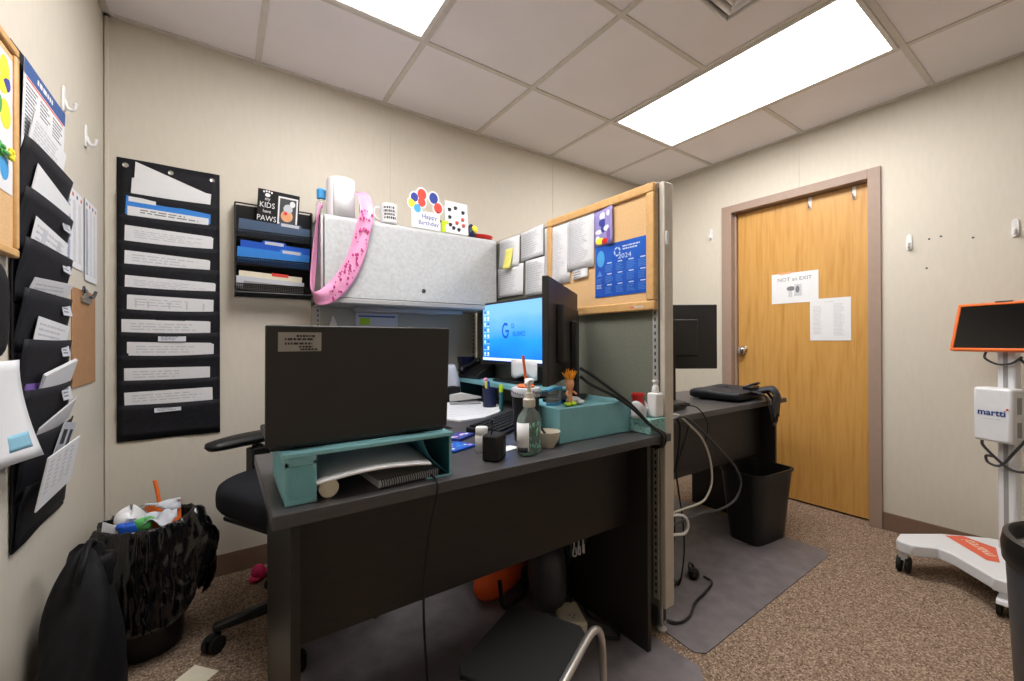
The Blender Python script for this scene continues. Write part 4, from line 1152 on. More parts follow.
# cables over the teal box
for k, (lb, dx, sag) in enumerate((('upper thick black cable running from the corner monitor to the desk end', 0, 0), ('lower thick black cable running from the corner monitor to the desk end', .012, .03))):
    m = MB(); m.tube([(1.475, -1.255, .985 - sag), (1.50, -1.29, .96 - sag * 1.2), (1.55, -1.345 - dx * .4, .905 - sag * .6), (1.60, -1.385 - dx * .5, .855 - sag * .4), (1.64 + dx, -1.43, .79 - sag * .3), (1.668 + dx, -1.461, .757), (1.672 + dx, -1.465, .735), (1.67 + dx, -1.45, .708), (1.665 + dx, -1.40, .705)], .0058, n=10)
    tag(m.build('cable', 'black'), lb, 'cable')
# tissue box, red cup, lotion
t = thing('tissue_box', 'teal patterned tissue box at the desk end by the partition', 'tissue box', (1.684, -1.375, DZ), 0)
b = MB(); b.box(-.045, .045, -.06, .06, .001, .055); b.build('carton', 'tealpat', parent=t, bevel=.002)
b = MB(); rr = random.Random(8)
b.surf(lambda u, v: (-.03 + (.028 + .012 * v) * math.cos(u * 2 * PI) * (1 - .3 * v), (.022 + .01 * v) * math.sin(u * 2 * PI), .054 + .05 * v + .014 * v * math.sin(u * 4 * PI + 1)), 20, 6); b.build('tissue', 'paper', parent=t, solid=.001)
t = thing('red_cup', 'small red cup standing in the tissue at the desk end', 'cup', (1.668, -1.36, DZ + .085), 0)
b = MB(); b.lathe([(.016, 0), (.017, .002), (.023, .048), (.0245, .05), (.0245, .054), (.022, .054), (.016, .006), (.001, .005)], n=26); b.build('cup', 'red', parent=t)
t = thing('lotion_pump', 'white pump lotion bottle beside the partition post', 'pump bottle', (1.706, -1.408, DZ + .056), 0)
b = MB(); b.box(-.024, .024, -.02, .02, 0.0, .088); b.build('bottle', 'white', parent=t, bevel=.007, seg=3)
b = MB(); b.lathe([(.011, .088), (.013, .09), (.012, .108), (.007, .114), (.004, .116), (.004, .128)], n=20); b.build('collar', 'white', parent=t)
b = MB(); b.box(-.009, .009, -.009, .009, .127, .134); b.tube([(0, 0, .131), (-.015, -.008, .131), (-.026, -.014, .126)], .004); b.build('pump_head', 'white', parent=t, bevel=.002)

# desk phone and neighbours on the teal shelf
t = thing('desk_phone', 'black desk phone on the far end of the teal shelf', 'phone', (1.625, -.235, SZ + .001), -80)
b = MB(); b.prism([(-.07, 0), (.075, 0), (.075, .075), (.06, .08), (-.07, .022)], 'x', -.085, .085); b.build('body', 'black', parent=t, bevel=.004)
b = MB(Matrix.Translation((0, 0, .036)) @ Matrix.Rotation(R(24), 4, 'X'))
for r_ in range(4):
    for c_ in range(3): b.box(.0 + c_ * .022, .016 + c_ * .022, -.05 + r_ * .018, -.038 + r_ * .018, .0, .006)
b.box(-.005, .07, .03, .06, .001, .0065, 1); b.build('keypad', ['dkgrey', 'inkblue'], parent=t)
b = MB(); b.tube([(-.055, -.07, .042), (-.055, -.06, .058), (-.055, 0, .075), (-.055, .05, .1), (-.055, .065, .096)], .014, n=12); b.ell((-.055, -.065, .045), (.021, .021, .017)); b.ell((-.055, .058, .094), (.021, .021, .017)); b.build('handset', 'black', parent=t)
t = thing('desk_organizer', 'dark blue cup shaped holder standing behind the phone', 'holder', (1.63, -.105, SZ + .001), 0)
b = MB(); b.lathe([(.032, 0), (.035, .004), (.055, .115), (.058, .118), (.053, .118), (.03, .008), (.001, .006)], n=28); b.build('cup', 'navy', parent=t)
m = MB(); m.surf(lambda u, v: ((.05 + .014 * math.sin(u * 14 + v * 4)) * math.cos(u * 2 * PI) * (1 - .35 * v ** 3), (.034 + .008 * math.sin(u * 17)) * math.sin(u * 2 * PI) * (1 - .5 * v ** 2), .001 + .2 * v), 30, 8)
tag(m.build('paper_bag', 'paper2', loc=(1.475, -.2, DZ), solid=.001), 'crinkled pale paper bag beside the teal shelf end', 'bag')
m = MB(); m.box(-.045, .045, -.03, .03, .001, .085); m.box(-.036, .036, -.022, .022, .085, .088)
tag(m.build('black_box', 'blackmat', loc=(1.425, -.3, DZ), bevel=.004), 'small black box under the pale paper bag', 'box')
t = thing('cone_holder', 'white pointed cone with dark rim on the panel above the laptop', 'holder', (.872, -.0445, 1.15), 0)
b = MB(); b.lathe([(.022, 0), (.018, .02), (.009, .05), (.004, .066), (.001, .068)], n=20, c=(0, -.026, 0)); b.build('cone', 'white', parent=t)
b = MB(); b.lathe([(.03, -.012), (.031, -.002), (.022, .0)], n=20, c=(0, -.026, 0)); b.box(-.008, .008, -.004, -.0, -.012, .03); b.build('rim', 'navy', parent=t)

# ------------------------------------------------------------------ office chair
CHX, CHY = .67, -.55
t = thing('office_chair', 'black swivel office chair pushed beside the desk and back wall', 'office chair', (CHX, CHY, 0), math.degrees(math.atan2(-.48, -.87)) + 90)
# local: forward = -y
def cushion(mb, w, d, h, z, n=4.):
    def fn(u, v):
        a = u * 2 * PI
        ca, sa = math.cos(a), math.sin(a)
        k = (abs(ca) ** n + abs(sa) ** n) ** (-1 / n)
        ph = -PI / 2 + PI * v
        rr = (abs(math.cos(ph))) ** .22
        return (w / 2 * ca * k * rr, d / 2 * sa * k * rr, z + h / 2 + h / 2 * math.copysign(abs(math.sin(ph)) ** .55, math.sin(ph)) - .012 * (1 - rr) - .02 * max(0, -sa * k - .5) * (1 if v > .5 else .6))
    mb.surf(fn, 48, 16)
b = MB(); cushion(b, .51, .50, .125, .455, 4.0); b.build('seat', 'chairfab', parent=t, ang=80)
b = MB(); b.prism([(-.2, -.2), (.2, -.2), (.2, .2), (-.2, .2)], 'z', .415, .436); b.box(-.1, .1, -.12, .12, .37, .416); b.build('seat_pan', 'black', parent=t, bevel=.01)
b = MB()
def bk(u, v):
    x = (u - .5) * .46 * (1 - .12 * (2 * v - 1) ** 2)
    return (x, .235 + .03 * (2 * u - 1) ** 2 * -1 + .05 * v - .03 * math.sin(PI * v), .56 + .42 * v)
b.surf(bk, 16, 14); b.build('backrest', 'chairfab', parent=t, solid=.05, bevel=.015, ang=60)
b = MB(); b.tube([(0, .08, .40), (0, .22, .40), (0, .285, .46), (0, .28, .62), (0, .285, .75)], .022, n=12); b.build('back_support', 'black', parent=t)
for s in (-1, 1):
    b = MB(); b.tube([(s * .2, .02, .405), (s * .275, .02, .42), (s * .285, .0, .5), (s * .28, -.015, .655)], .021, n=12); b.box(s * .28 - .024, s * .28 + .024, -.05, .03, .5, .645)
    ar = b.build('armrest_post', 'black', parent=t, bevel=.006)
    b = MB(); b.surf(lambda u, v, s=s: (s * .285 + .048 * math.cos(u * 2 * PI) * (abs(math.sin(PI * min(max(v, .0), 1))) ** .16), -.215 + .35 * v, .684 + .026 * math.sin(u * 2 * PI) * (abs(math.sin(PI * v)) ** .22) - .012 * max(0, .35 - v)), 24, 18)
    b.build('armrest_pad', 'black', parent=t, ang=80)
b = MB(); b.cyl((0, 0, .12), (0, 0, .25), .028, n=20); b.cyl((0, 0, .25), (0, 0, .375), .018, n=20); b.build('gas_lift', 'black', parent=t)
b = MB(); b.lathe([(.03, .07), (.045, .075), (.045, .125), (.035, .135)], n=24); b.build('hub', 'black', parent=t)
WCA = t.rotation_euler[2]
for k in range(5):
    # one leg points to the caster seen left of the desk
    a = math.atan2(-.011, -.284) - WCA + k * 2 * PI / 5
    ca, sa = math.cos(a), math.sin(a)
    b = MB(Matrix.Rotation(a, 4, 'Z'))
    b.prism([(.03, .075), (.285, .066), (.30, .07), (.30, .088), (.285, .092), (.03, .122)], 'y', -.017, .017)
    lg = b.build('base_leg', 'black', parent=t, bevel=.006)
    b = MB(Matrix.Rotation(a, 4, 'Z') @ Matrix.Translation((.287, 0, 0)) @ Matrix.Rotation(.7 + k, 4, 'Z'))
    for s in (-1, 1):
        b.cyl((.012, s * .007, .028), (.012, s * .024, .028), .0275, n=22); b.cyl((.012, s * .024, .028), (.012, s * .026, .028), .02, n=18)
    b.cyl((0, 0, .03), (0, 0, .072), .006, n=10); b.prism([(-.012, .04), (.03, .045), (.036, .05), (.02, .062), (-.012, .06)], 'y', -.007, .007)
    b.build('caster', 'rubber', parent=lg)

m = MB(); m.ell((0, 0, .035), (.03, .03, .035), 12, 8); m.ell((.02, .01, .02), (.03, .025, .02), 10, 7); m.ell((-.012, -.01, .014), (.028, .025, .014), 10, 7)
tag(m.build('cloth', 'magenta', loc=(.535, -.14, .0)), 'crumpled magenta cloth on the carpet behind the office chair', 'cloth')
m = MB(); m.prism([(0, 0), (.17, .02), (.16, .12), (.02, .1)], 'z', .0005, .003)
tag(m.build('envelope', 'cream', loc=(.262, -.80, 0), rz=35), 'cream envelope lying on the carpet left of the desk', 'envelope')

# ------------------------------------------------------------------ lined waste bin and its rubbish
TX0, TY0 = .185, -.40
t = thing('waste_bin', 'black waste bin with crinkled liner bag overflowing in the room corner', 'waste bin', (TX0, TY0, 0))
b = MB(); b.lathe([(.085, 0), (.095, .005), (.122, .41), (.127, .415), (.12, .42), (.113, .41), (.088, .014), (.001, .012)], n=32); b.build('bin', 'black', parent=t)
b = MB(); rr = random.Random(1)
def liner(u, v):
    a = u * 2 * PI
    w = math.sin(a * 7 + 1) * .5 + math.sin(a * 13 + 2.3) * .35 + math.sin(a * 23 + v * 5) * .25
    # v: 0 inside low -> .35 rim -> 1 hanging outside
    if v < .35:
        f = v / .35; r = .092 + .034 * f; z = .34 + .12 * f
    else:
        f = (v - .35) / .65
        r = .127 + .032 * math.sin(f * PI * .6) + .004 * f; z = .455 + .02 * math.sin(min(1, f * 3) * PI) - .33 * f ** 1.3
    fo = max(0, (v - .35) / .65)
    p = Vector((math.cos(a) * 3.2, math.sin(a) * 3.2, v * 3.))
    cr = noise.noise(p) + .6 * abs(noise.noise(p * 2.3 + Vector((5, 1, 2)))) + .35 * noise.noise(p * 5 + Vector((1, 7, 3)))
    r += (w * .009 + cr * .022) * (v ** .6); z += (w * .01 + cr * .02) * v
    # a corner of the bag sticks out towards the room
    da = math.atan2(math.sin(a + .45), math.cos(a + .45))
    lobe = math.exp(-(da / .3) ** 2)
    r += lobe * .055 * math.sin(fo * PI * .62); z += lobe * .2 * fo ** .8
    if math.cos(a) < 0: r = min(r, .172 / max(.2, -math.cos(a)))
    return (r * math.cos(a), r * math.sin(a), z)
b.surf(liner, 220, 44); b.build('liner_bag', 'trash', parent=t, solid=.0012, ang=60)
def heap(name, label, fn, mats, loc, **k):
    m = MB(); fn(m); return tag(m.build(name, mats, loc=loc, **k), label, name.replace('_', ' '))
Zt = .37
heap('crumpled_paper', 'crumpled white paper at the left of the rubbish in the lined bin', lambda m: m.surf(lambda u, v: ((.042 + .014 * math.sin(u * 19 + v * 5)) * math.cos(u * 2 * PI) * math.sin(PI * (.06 + .9 * v)), (.032 + .01 * math.sin(u * 25 - v * 6)) * math.sin(u * 2 * PI) * math.sin(PI * (.06 + .9 * v)), .04 + .085 * v + .01 * math.sin(u * 13 + v * 9)), 40, 16), 'paper', (TX0 - .045, TY0 + .0, Zt + .01))
heap('napkin', 'pinkish white napkin at the front of the lined bin', lambda m: m.surf(lambda u, v: (-.045 + .09 * u, -.03 + .06 * v, .085 + .02 * math.sin(u * 7) * math.cos(v * 5) + .02 * v), 12, 8), 'paper2', (TX0 + .035, TY0 - .045, Zt), solid=.002)
heap('snack_bag', 'orange and white snack wrapper in the lined bin', lambda m: (m.surf(lambda u, v: (-.05 + .1 * u, .012 * math.sin(u * 6 + v * 3), .03 + .1 * v), 12, 8, 0), m.surf(lambda u, v: (-.05 + .1 * u, .012 * math.sin(u * 6 + v * 3 + .3) - .002, .1 + .035 * v), 12, 3, 1)), ['orange', 'paper2'], (TX0 + .038, TY0 + .01, Zt), solid=.006)
heap('drinking_straw', 'orange straw sticking up from the lined bin', lambda m: m.tube([(0, 0, .04), (-.008, .01, .14), (-.02, .02, .205)], .006), 'orange', (TX0 + .03, TY0 + .03, Zt))
heap('bottle_cap', 'green plastic scrap in the lined bin', lambda m: (m.ell((0, 0, .085), (.026, .018, .022), 12, 8, e=.7), m.ell((.015, -.006, .1), (.016, .012, .012), 10, 6)), 'greenp', (TX0 - .01, TY0 - .055, Zt))
heap('wrapper', 'blue plastic wrapper in the lined bin beside the green scrap', lambda m: (m.ell((0, 0, .08), (.03, .02, .018), 10, 6, e=.6), m.ell((-.02, -.005, .092), (.018, .012, .012), 8, 6)), 'folderblue', (TX0 - .045, TY0 - .055, Zt))
heap('paper_scrap', 'folded white paper scrap at the left rim of the lined bin', lambda m: m.prism([(-.04, .07), (.03, .06), (.02, .085), (-.035, .12)], 'y', -.002, .002), 'paper', (TX0 - .075, TY0 - .062, Zt))
heap('plastic_cup', 'clear plastic cup lying in the rubbish of the lined bin', lambda m: m.lathe([(.024, .0), (.034, .08), (.036, .082), (.033, .08), (.022, .004), (.001, .003)], n=20), 'glassy', (TX0 + .0, TY0 + .06, Zt + .03))

# black fabric bag slumped on the wall
t = thing('fabric_bag', 'black fabric bag slumped against the left wall in front of the bin', 'bag', (.01, -.80, 0))
b = MB()
def bagf(u, v):
    a = u * 2 * PI
    z = .54 * (1 - (1 - v) ** 1.0)
    prof = (math.sin(PI * (.18 + .82 * v)) ** .45 if v < 1 else 0)
    rx = .078 * prof * (1.1 - .28 * v); ry = .155 * prof * (1.05 - .35 * v ** 2)
    ca, sa = math.cos(a), math.sin(a)
    k = (abs(ca) ** 2.6 + abs(sa) ** 2.6) ** (-1 / 2.6)
    fold = .012 * math.sin(a * 3 + v * 5) * v + .006 * math.sin(a * 6 - v * 9)
    x = .088 + (rx + fold) * ca * k; y = -.035 + .05 * v + (ry + fold) * sa * k
    return (max(.004, x), y, .001 + z)
b.surf(bagf, 56, 30); b.build('body', 'bagfab', parent=t, ang=80)
b = MB()
b.surf(lambda u, v: (.075 + .05 * math.sin(PI * u) + .03 * (1 - v) + .012 * math.sin(v * 6 + u * 3), .0 + .075 * u + .018 * math.sin(v * 5) , .002 + .49 * v + .012 * math.sin(PI * u)), 12, 20)
b.build('front_flap', 'bagfab', parent=t, solid=.012, ang=70)
b = MB(); b.tube([(.09, -.09, .475), (.1, -.08, .525), (.1, -.02, .552), (.1, .04, .525), (.1, .05, .475)], .008); b.build('strap', 'bagfab', parent=t)

# ------------------------------------------------------------------ folding step stool in front
ux = Vector((.266, .129, 0)).normalized(); uy = Vector((-.129, .266, 0)).normalized()
SA = math.degrees(math.atan2(.129, .266))
t = thing('step_stool', 'black topped step stool with satin tube legs at the desk front', 'step stool', (1.035, -1.509, .0), SA)
b = MB(); b.prism([(-.148 + .02, -.115), (.148 - .02, -.115), (.148, -.095), (.148, .095), (.128, .115), (-.128, .115), (-.148, .095), (-.148, -.095)], 'z', .278, .302); b.build('step', 'rubber', parent=t, bevel=.004)
b = MB(); b.prism([(-.125, -.33), (.125, -.33), (.125, -.19), (-.125, -.19)], 'z', .12, .135); b.build('lower_step', 'blackmat', parent=t, bevel=.004)
for s in ():
    b = MB(); b.tube([(s * .16, -.37, .001), (s * .16, -.24, .13), (s * .16, -.115, .268), (s * .16, .0, .287), (s * .16, .08, .291), (s * .172, .118, .288), (s * .192, .128, .262), (s * .198, .13, .20), (s * .20, .132, .001)], .0105, n=12); b.build('leg', 'tubechrome', parent=t)
for pts in ([(-.10, -.124, .292), (.0, -.124, .293), (.12, -.124, .292), (.168, -.129, .288), (.197, -.134, .262), (.207, -.138, .2), (.213, -.14, .001)],
            [(-.155, -.08, .29), (-.157, .0, .29), (-.165, .08, .288), (-.186, .112, .264), (-.197, .126, .2), (-.203, .132, .001)],
            [(.155, .03, .27), (.158, .09, .26), (.17, .12, .22), (.178, .14, .1), (.182, .15, .001)],
            [(-.155, -.09, .27), (-.158, -.13, .25), (-.17, -.16, .2), (-.178, -.18, .1), (-.182, -.19, .001)]):
    b = MB(); b.tube(pts, .0105, n=12); b.build('leg', 'tubechrome', parent=t)
for (p, q) in (((-.2, .13, .1), (.18, .145, .1)), ((-.178, -.18, .1), (.21, -.139, .1))):
    b = MB(); b.tube([p, q], .007, sub=1); b.build('crossbar', 'tubechrome', parent=t)

# things under the desk
t = thing('tote_bag', 'orange cloth bag on the floor under the front desk', 'bag', (1.40, -.83, .0045), 25)
b = MB(); b.surf(lambda u, v: ((.17 * math.cos(u * 2 * PI) + .01 * math.sin(u * 9)) * math.sin(PI * (.12 + .88 * v)) ** .5, (.08 * math.sin(u * 2 * PI) + .008 * math.sin(u * 13)) * math.sin(PI * (.12 + .88 * v)) ** .6, .17 * v), 40, 14); b.build('body', 'orangebag', parent=t, ang=80)
b = MB(); b.tube([(-.1, -.06, .1), (-.13, -.1, .02), (-.05, -.12, .012), (.03, -.11, .012), (.06, -.06, .11)], .009); b.build('handle', 'bagfab', parent=t)
t = thing('duffel_bag', 'dark grey bag leaning on the desk side panel under the desk', 'bag', (1.50, -1.03, .0045), 60)
b = MB(); b.ell((0, 0, .14), (.13, .075, .139), 24, 16, e=.7); b.build('body', 'dkgrey', parent=t, ang=80)
b = MB(); b.tube([(-.08, -.07, .2), (-.06, -.1, .28), (0, -.1, .3), (.06, -.1, .28), (.08, -.07, .2)], .008); b.build('handle', 'bagfab', parent=t)
b = MB(); b.tube([(-.1, -.077, .06), (-.0, -.084, .10), (.1, -.077, .06)], .004); b.build('zip', 'black', parent=t)
t = thing('power_adapter', 'beige power adapter block with round outlet under the desk', 'power adapter', (1.475, -1.21, .0045), -28)
b = MB(); b.prism([(-.05, -.035), (.05, -.035), (.042, .1), (-.042, .1)], 'z', .0, .045); b.build('case', 'cream', parent=t, bevel=.008)
b = MB(); b.lathe([(.026, .045), (.03, .046), (.03, .05), (.024, .052), (.001, .052)], n=24, c=(0, .0, 0)); b.build('round_outlet', 'offwhite', parent=t)
b = MB()
for (x, y) in ((-.009, .004), (.009, .004), (0, -.01)): b.box(x - .002, x + .002, y - .004, y + .004, .052, .0526)
b.build('outlet_slots', 'slot', parent=t)
t = thing('cable_bundle', 'loose grey cables tied in white twists hanging under the desk', 'cables', (1.47, -1.23, .30), 0)
b = MB(); rr = random.Random(12)
for k in range(5):
    x = -.04 + k * .02
    b.tube([(x, .09, .43), (x + rr.uniform(-.02, .02), .06, .2), (x + rr.uniform(-.03, .03), 0, .08), (x + rr.uniform(-.03, .03), -.01, .0), (x + rr.uniform(-.02, .02), .01, .07)], .0035)
b.build('cords', 'black', parent=t)
b = MB(); 
for k in range(3): b.tube([(-.03 + k * .025, -.012, .09), (-.02 + k * .022, -.018, .05), (-.028 + k * .025, -.02, .01), (-.012 + k * .02, -.02, .004), (-.01 + k * .02, -.016, .03)], .0025)
b.build('twist_ties', 'paper2', parent=t)
m = MB(); m.tube([(-.03, 0, .01), (.02, -.05, .013), (.05, .02, .01), (.02, .1, .012), (.08, .2, .012)], .006)
tag(m.build('cable', 'black', loc=(1.55, -1.3, .0045)), 'black cable lying on the mat at the foot of the desk side panel', 'cable')

# ------------------------------------------------------------------ far desk things
mon3 = monitor('black monitor on the far desk with its back to the room', (2.34, -1.0, DZ), 145.3, W=.545, H=.34, lift=.185, foot=(.1, .085))
t = thing('laptop_bag', 'flat dark laptop bag lying on the far desk, strap hanging over', 'laptop bag', (2.84, -1.07, DZ + .001), 6)
b = MB(); b.surf(lambda u, v: ((lambda a, k, r: (.205 * math.cos(a) * k * r, .15 * math.sin(a) * k * r + .004 * math.sin(a * 5), .03 + .028 * math.copysign(abs(math.sin(-PI / 2 + PI * v)) ** .6, v - .5) + .004 * math.sin(a * 3) * v))(u * 2 * PI, (abs(math.cos(u * 2 * PI)) ** 9 + abs(math.sin(u * 2 * PI)) ** 9) ** (-1 / 9), abs(math.cos(-PI / 2 + PI * v)) ** .25)), 48, 12)
b.build('body', 'navybag', parent=t, ang=70)
b = MB(); b.tube([(-.19, -.14, .045), (0, -.15, .05), (.19, -.14, .045)], .004); b.build('zip', 'black', parent=t)
b = MB(); b.box(-.05, .06, -.15, -.1, .052, .074); b.tube([(-.04, -.1, .07), (0, -.14, .088), (.08, -.14, .088), (.12, -.1, .07)], .007); b.build('handle', 'black', parent=t, bevel=.004)
b = MB()
b.surf(lambda u, v: (-.03 + .09 * u + .02 * math.sin(v * 5), -.15 - .10 * math.sin(min(1, v * 1.7) * PI / 2), .045 + .02 * math.sin(PI * v * 1.5) - .15 * max(0, v - .3) ** 1.2 - .012 * math.sin(u * 8)), 10, 14)
b.build('hanging_flap', 'navybag', parent=t, solid=.012, ang=70)
b = MB(); b.tube([(-.06, -.15, .05), (-.06, -.222, .03), (-.07, -.245, -.05), (-.03, -.247, -.12), (.03, -.245, -.10), (.05, -.235, -.02), (.06, -.19, .04)], .007, n=8); b.build('strap', 'black', parent=t)
t = thing('docking_station', 'small black dock at the partition end of the far desk', 'dock', (2.20, -1.13, DZ), 10)
b = MB(); b.box(-.07, .075, -.05, .05, .001, .035); b.build('case', 'black', parent=t, bevel=.006)
b = MB(); 
for k in range(3): b.box(-.05 + k * .03, -.035 + k * .03, -.0506, -.05, .012, .02)
b.build('ports', 'slot', parent=t)
t = thing('waste_basket', 'black rectangular waste basket standing before the door under the far desk end', 'waste basket', (2.83, -1.235, .0045), -6)
def rbin(name, mb, w0, d0, w1, d1, h, n=5.):
    def loop(w, d, z):
        out = []
        for i in range(48):
            a = 2 * PI * i / 48; ca, sa = math.cos(a), math.sin(a)
            k = (abs(ca) ** n + abs(sa) ** n) ** (-1 / n)
            out.append((w / 2 * ca * k, d / 2 * sa * k, z))
        return out
    L = [loop(w0, d0, 0), loop(w1, d1, h - .012), loop(w1 + .014, d1 + .014, h - .012), loop(w1 + .014, d1 + .014, h), loop(w1 - .004, d1 - .004, h), loop(w0 - .01, d0 - .01, .008)]
    v = sum(L, []); f = []
    for j in range(len(L) - 1):
        for i in range(48): f.append((j * 48 + i, j * 48 + (i + 1) % 48, (j + 1) * 48 + (i + 1) % 48, (j + 1) * 48 + i))
    f += [list(range(48))[::-1], [(len(L) - 1) * 48 + i for i in range(48)]]
    mb.add(v, f)
b = MB(); rbin('w', b, .27, .17, .34, .23, .38, 7.); b.build('basket', 'black', parent=t, ang=50)

def cable(label, pts, r, col, name='cable'):
    m = MB(); m.tube(pts, r, n=8); return tag(m.build(name, col), label, 'cable')
cable('white cable looping from the far desk past the partition post', [(1.802, -1.285, .72), (1.90, -1.285, .745), (2.007, -1.29, .765), (2.12, -1.29, .70), (2.213, -1.29, .628), (2.27, -1.29, .53), (2.286, -1.29, .431), (2.25, -1.29, .37), (2.186, -1.29, .345), (2.004, -1.29, .348), (1.802, -1.30, .35)], .0048, 'offwhite')
cable('grey cable in a wide loop under the far desk top', [(1.802, -1.29, .70), (1.92, -1.29, .73), (2.04, -1.3, .755), (2.172, -1.3, .685), (2.35, -1.3, .56), (2.48, -1.3, .46), (2.53, -1.3, .37), (2.473, -1.3, .30), (2.33, -1.3, .285), (2.17, -1.3, .302), (1.802, -1.305, .31)], .0055, 'dkgrey')
cable('short white cable loop low beside the partition post', [(1.802, -1.31, .37), (1.967, -1.32, .353), (2.03, -1.32, .325), (2.045, -1.32, .285), (2.016, -1.32, .262), (1.95, -1.32, .275), (1.802, -1.31, .30)], .006, 'white')
for k, (lb, x0) in enumerate((('black cable hanging closest to the partition, behind the white loops', 1.93), ('black cable hanging second from the partition under the far desk', 1.99), ('thin black cable hanging third from the partition under the far desk', 2.05))):
    cable(lb, [(x0 + .04, -1.277, .745), (x0 + .05, -1.288, .70), (x0 + .03 * math.sin(k * 2), -1.285, .55), (x0 - .03, -1.285, .42 + .03 * k), (x0 + .01, -1.285, .30), (x0 - .04 + .03 * k, -1.285, .15), (x0 - .01, -1.28, .02), (x0 + .05, -1.2, .011)], .005 if k < 2 else .0035, 'black')
cable('thin black cord from the dock down the front of the far desk', [(2.2, -1.182, .775), (2.23, -1.25, .77), (2.25, -1.29, .70), (2.235, -1.285, .60)], .003, 'black')
m = MB(); m.tube([(1.83, -1.345, .012), (1.92, -1.31, .012), (2.01, -1.27, .012), (2.1, -1.25, .012)], .005)
m.tube([(2.2, -1.30, .012), (2.185, -1.345, .012), (2.09, -1.37, .012), (1.99, -1.385, .012), (1.90, -1.42, .012), (1.83, -1.42, .012), (1.80, -1.385, .012)], .005)
tag(m.build('cord', 'black'), 'black cord snaking over the grey mat by the partition foot', 'cord')
t = thing('plug_adapter', 'round black plug adapter lying on the right grey mat', 'plug adapter', (2.165, -1.27, .0045), 20)
b = MB(); b.lathe([(.018, 0), (.024, .008), (.026, .02), (.02, .035), (.001, .04)], n=24, sx=1.15); b.build('body', 'black', parent=t)
b = MB(); b.tube([(.024, 0, .02), (.03, .01, .04), (.015, .02, .055), (-.01, .018, .05), (-.02, .01, .03)], .005); b.build('cord_loop', 'black', parent=t)

# ------------------------------------------------------------------ right wall and door fittings
hook('white stick-on hook on the right wall left of the door', (RW - .0005, -.585, 1.905), -90, 1.0)
hook('white stick-on hook on the right wall just right of the door casing', (RW - .0005, -1.722, 1.62), -90, 1.0)
hook('white stick-on hook on the right wall above the orange framed tablet', (RW - .0005, -2.098, 1.615), -90, 1.0)
for (y, z, lb) in ((-1.80, 1.625, 'small dark screw hole on the wall beside the door hook'), (-1.845, 1.63, 'small dark screw hole midway between two hooks on the right wall'), (-1.96, 1.60, 'small dark screw hole on the right wall nearest the tablet hook'), (-1.79, 1.47, 'lower dark screw hole on the right wall beside the door')):
    m = MB(); m.cyl((0, 0, 0), (-.0015, 0, 0), .005, n=12)
    tag(m.build('wall_anchor', 'dkgrey', loc=(RW, y, z)), lb, 'wall anchor')
def dhook(label, y):
    t = thing('door_hook', label, 'hook', (RW + .0535, y, OPZ - .01), -90)
    b = MB(); b.box(-.009, .009, -.003, -.0005, -.075, 0.002); b.build('strap', 'white', parent=t)
    b = MB(); b.tube([(0, -.003, -.06), (0, -.016, -.072), (0, -.026, -.062), (0, -.028, -.045)], .0045); b.build('hook_arm', 'chrome', parent=t)
dhook('small white over-door hook at the middle of the door top', -1.228)
dhook('small white over-door hook nearest the right door jamb', -1.462)
xd = RW + .0525
m = MB(); sheet(m, .28, .205)
m.text('NOT an EXIT', .036, .0, .15, -.0009, 1)
m.box(.0, .045, -.0013, -.0008, .045, .125, 2); m.ell((-.02, -.001, .098), (.026, .0005, .016), m=1); m.box(-.035, -.012, -.0012, -.0008, .04, .088, 2); m.ell((.02, -.0014, .09), (.012, .0005, .024), m=1)
o = m.build('sign', ['paper', 'ink', 'inklt'], loc=(xd, -1.134, 1.337), rz=-90)
o.rotation_euler[1] = 0
tag(o, 'white paper sign about not an exit taped on the door', 'sign')
m = MB(Matrix.Rotation(R(-3), 4, 'Y')); m.box(-.045, .025, -.0016, -.0009, .2, .214, 0)
tag(m.build('tape', 'peach', loc=(xd - .0, -1.10, 1.337), rz=-90), 'strip of pinkish tape on the upper edge of the exit sign', 'tape')
m = MB(); sheet(m, .218, .27)
bits(m, -.09, -.03, .04, .225, 22, -.0008, 1, seed=4, full=.8); bits(m, .02, .085, .03, .235, 24, -.0008, 1, seed=9, full=.9); bits(m, -.03, .04, .243, .25, 1, -.0008, 1, seed=5)
tag(m.build('notice', ['paper', 'inklt'], loc=(xd - .001, -1.335, 1.082), rz=-90), 'white printed list sheet taped on the door below the exit sign', 'notice')

# ------------------------------------------------------------------ video interpreter cart
CO = (3.262, -2.10, 0.); CR = -115
t = thing('video_cart', 'white wheeled video cart with orange framed tablet by the right wall', 'medical cart', CO, CR)
CI = frame_inv(CO, CR)
b = MB(CI)
pl = [(2.975, -1.84), (2.985, -1.795), (3.0, -1.778), (3.09, -1.772), (3.25, -1.885), (3.37, -2.02), (3.39, -2.08), (3.39, -2.16), (3.33, -2.33), (3.17, -2.46), (3.07, -2.47), (3.04, -2.45), (3.05, -2.38), (3.1, -2.27), (3.06, -2.2), (2.90, -2.165), (2.885, -2.15), (2.885, -2.09), (2.90, -2.085), (3.02, -1.96), (3.04, -1.915)]
b.prism(pl, 'z', .10, .15); bs = b.build('base', 'whitep', parent=t, bevel=.006)
for (x, y) in ((3.03, -1.80), (2.925, -2.12), (3.1, -2.42), (3.33, -2.2)):
    b = MB(CI @ Matrix.Translation((x, y, 0)))
    b.prism([(-.02, .055), (.022, .05), (.026, .1), (-.024, .1)], 'y', -.016, .016); b.build('caster_fork', 'whitep', parent=t, bevel=.003)
    b = MB(CI @ Matrix.Translation((x, y, 0)))
    for s in (-1, 1): b.cyl((-.005, s * .008, .036), (-.005, s * .022, .036), .0355, n=24)
    b.build('caster_wheel', 'rubber', parent=t)
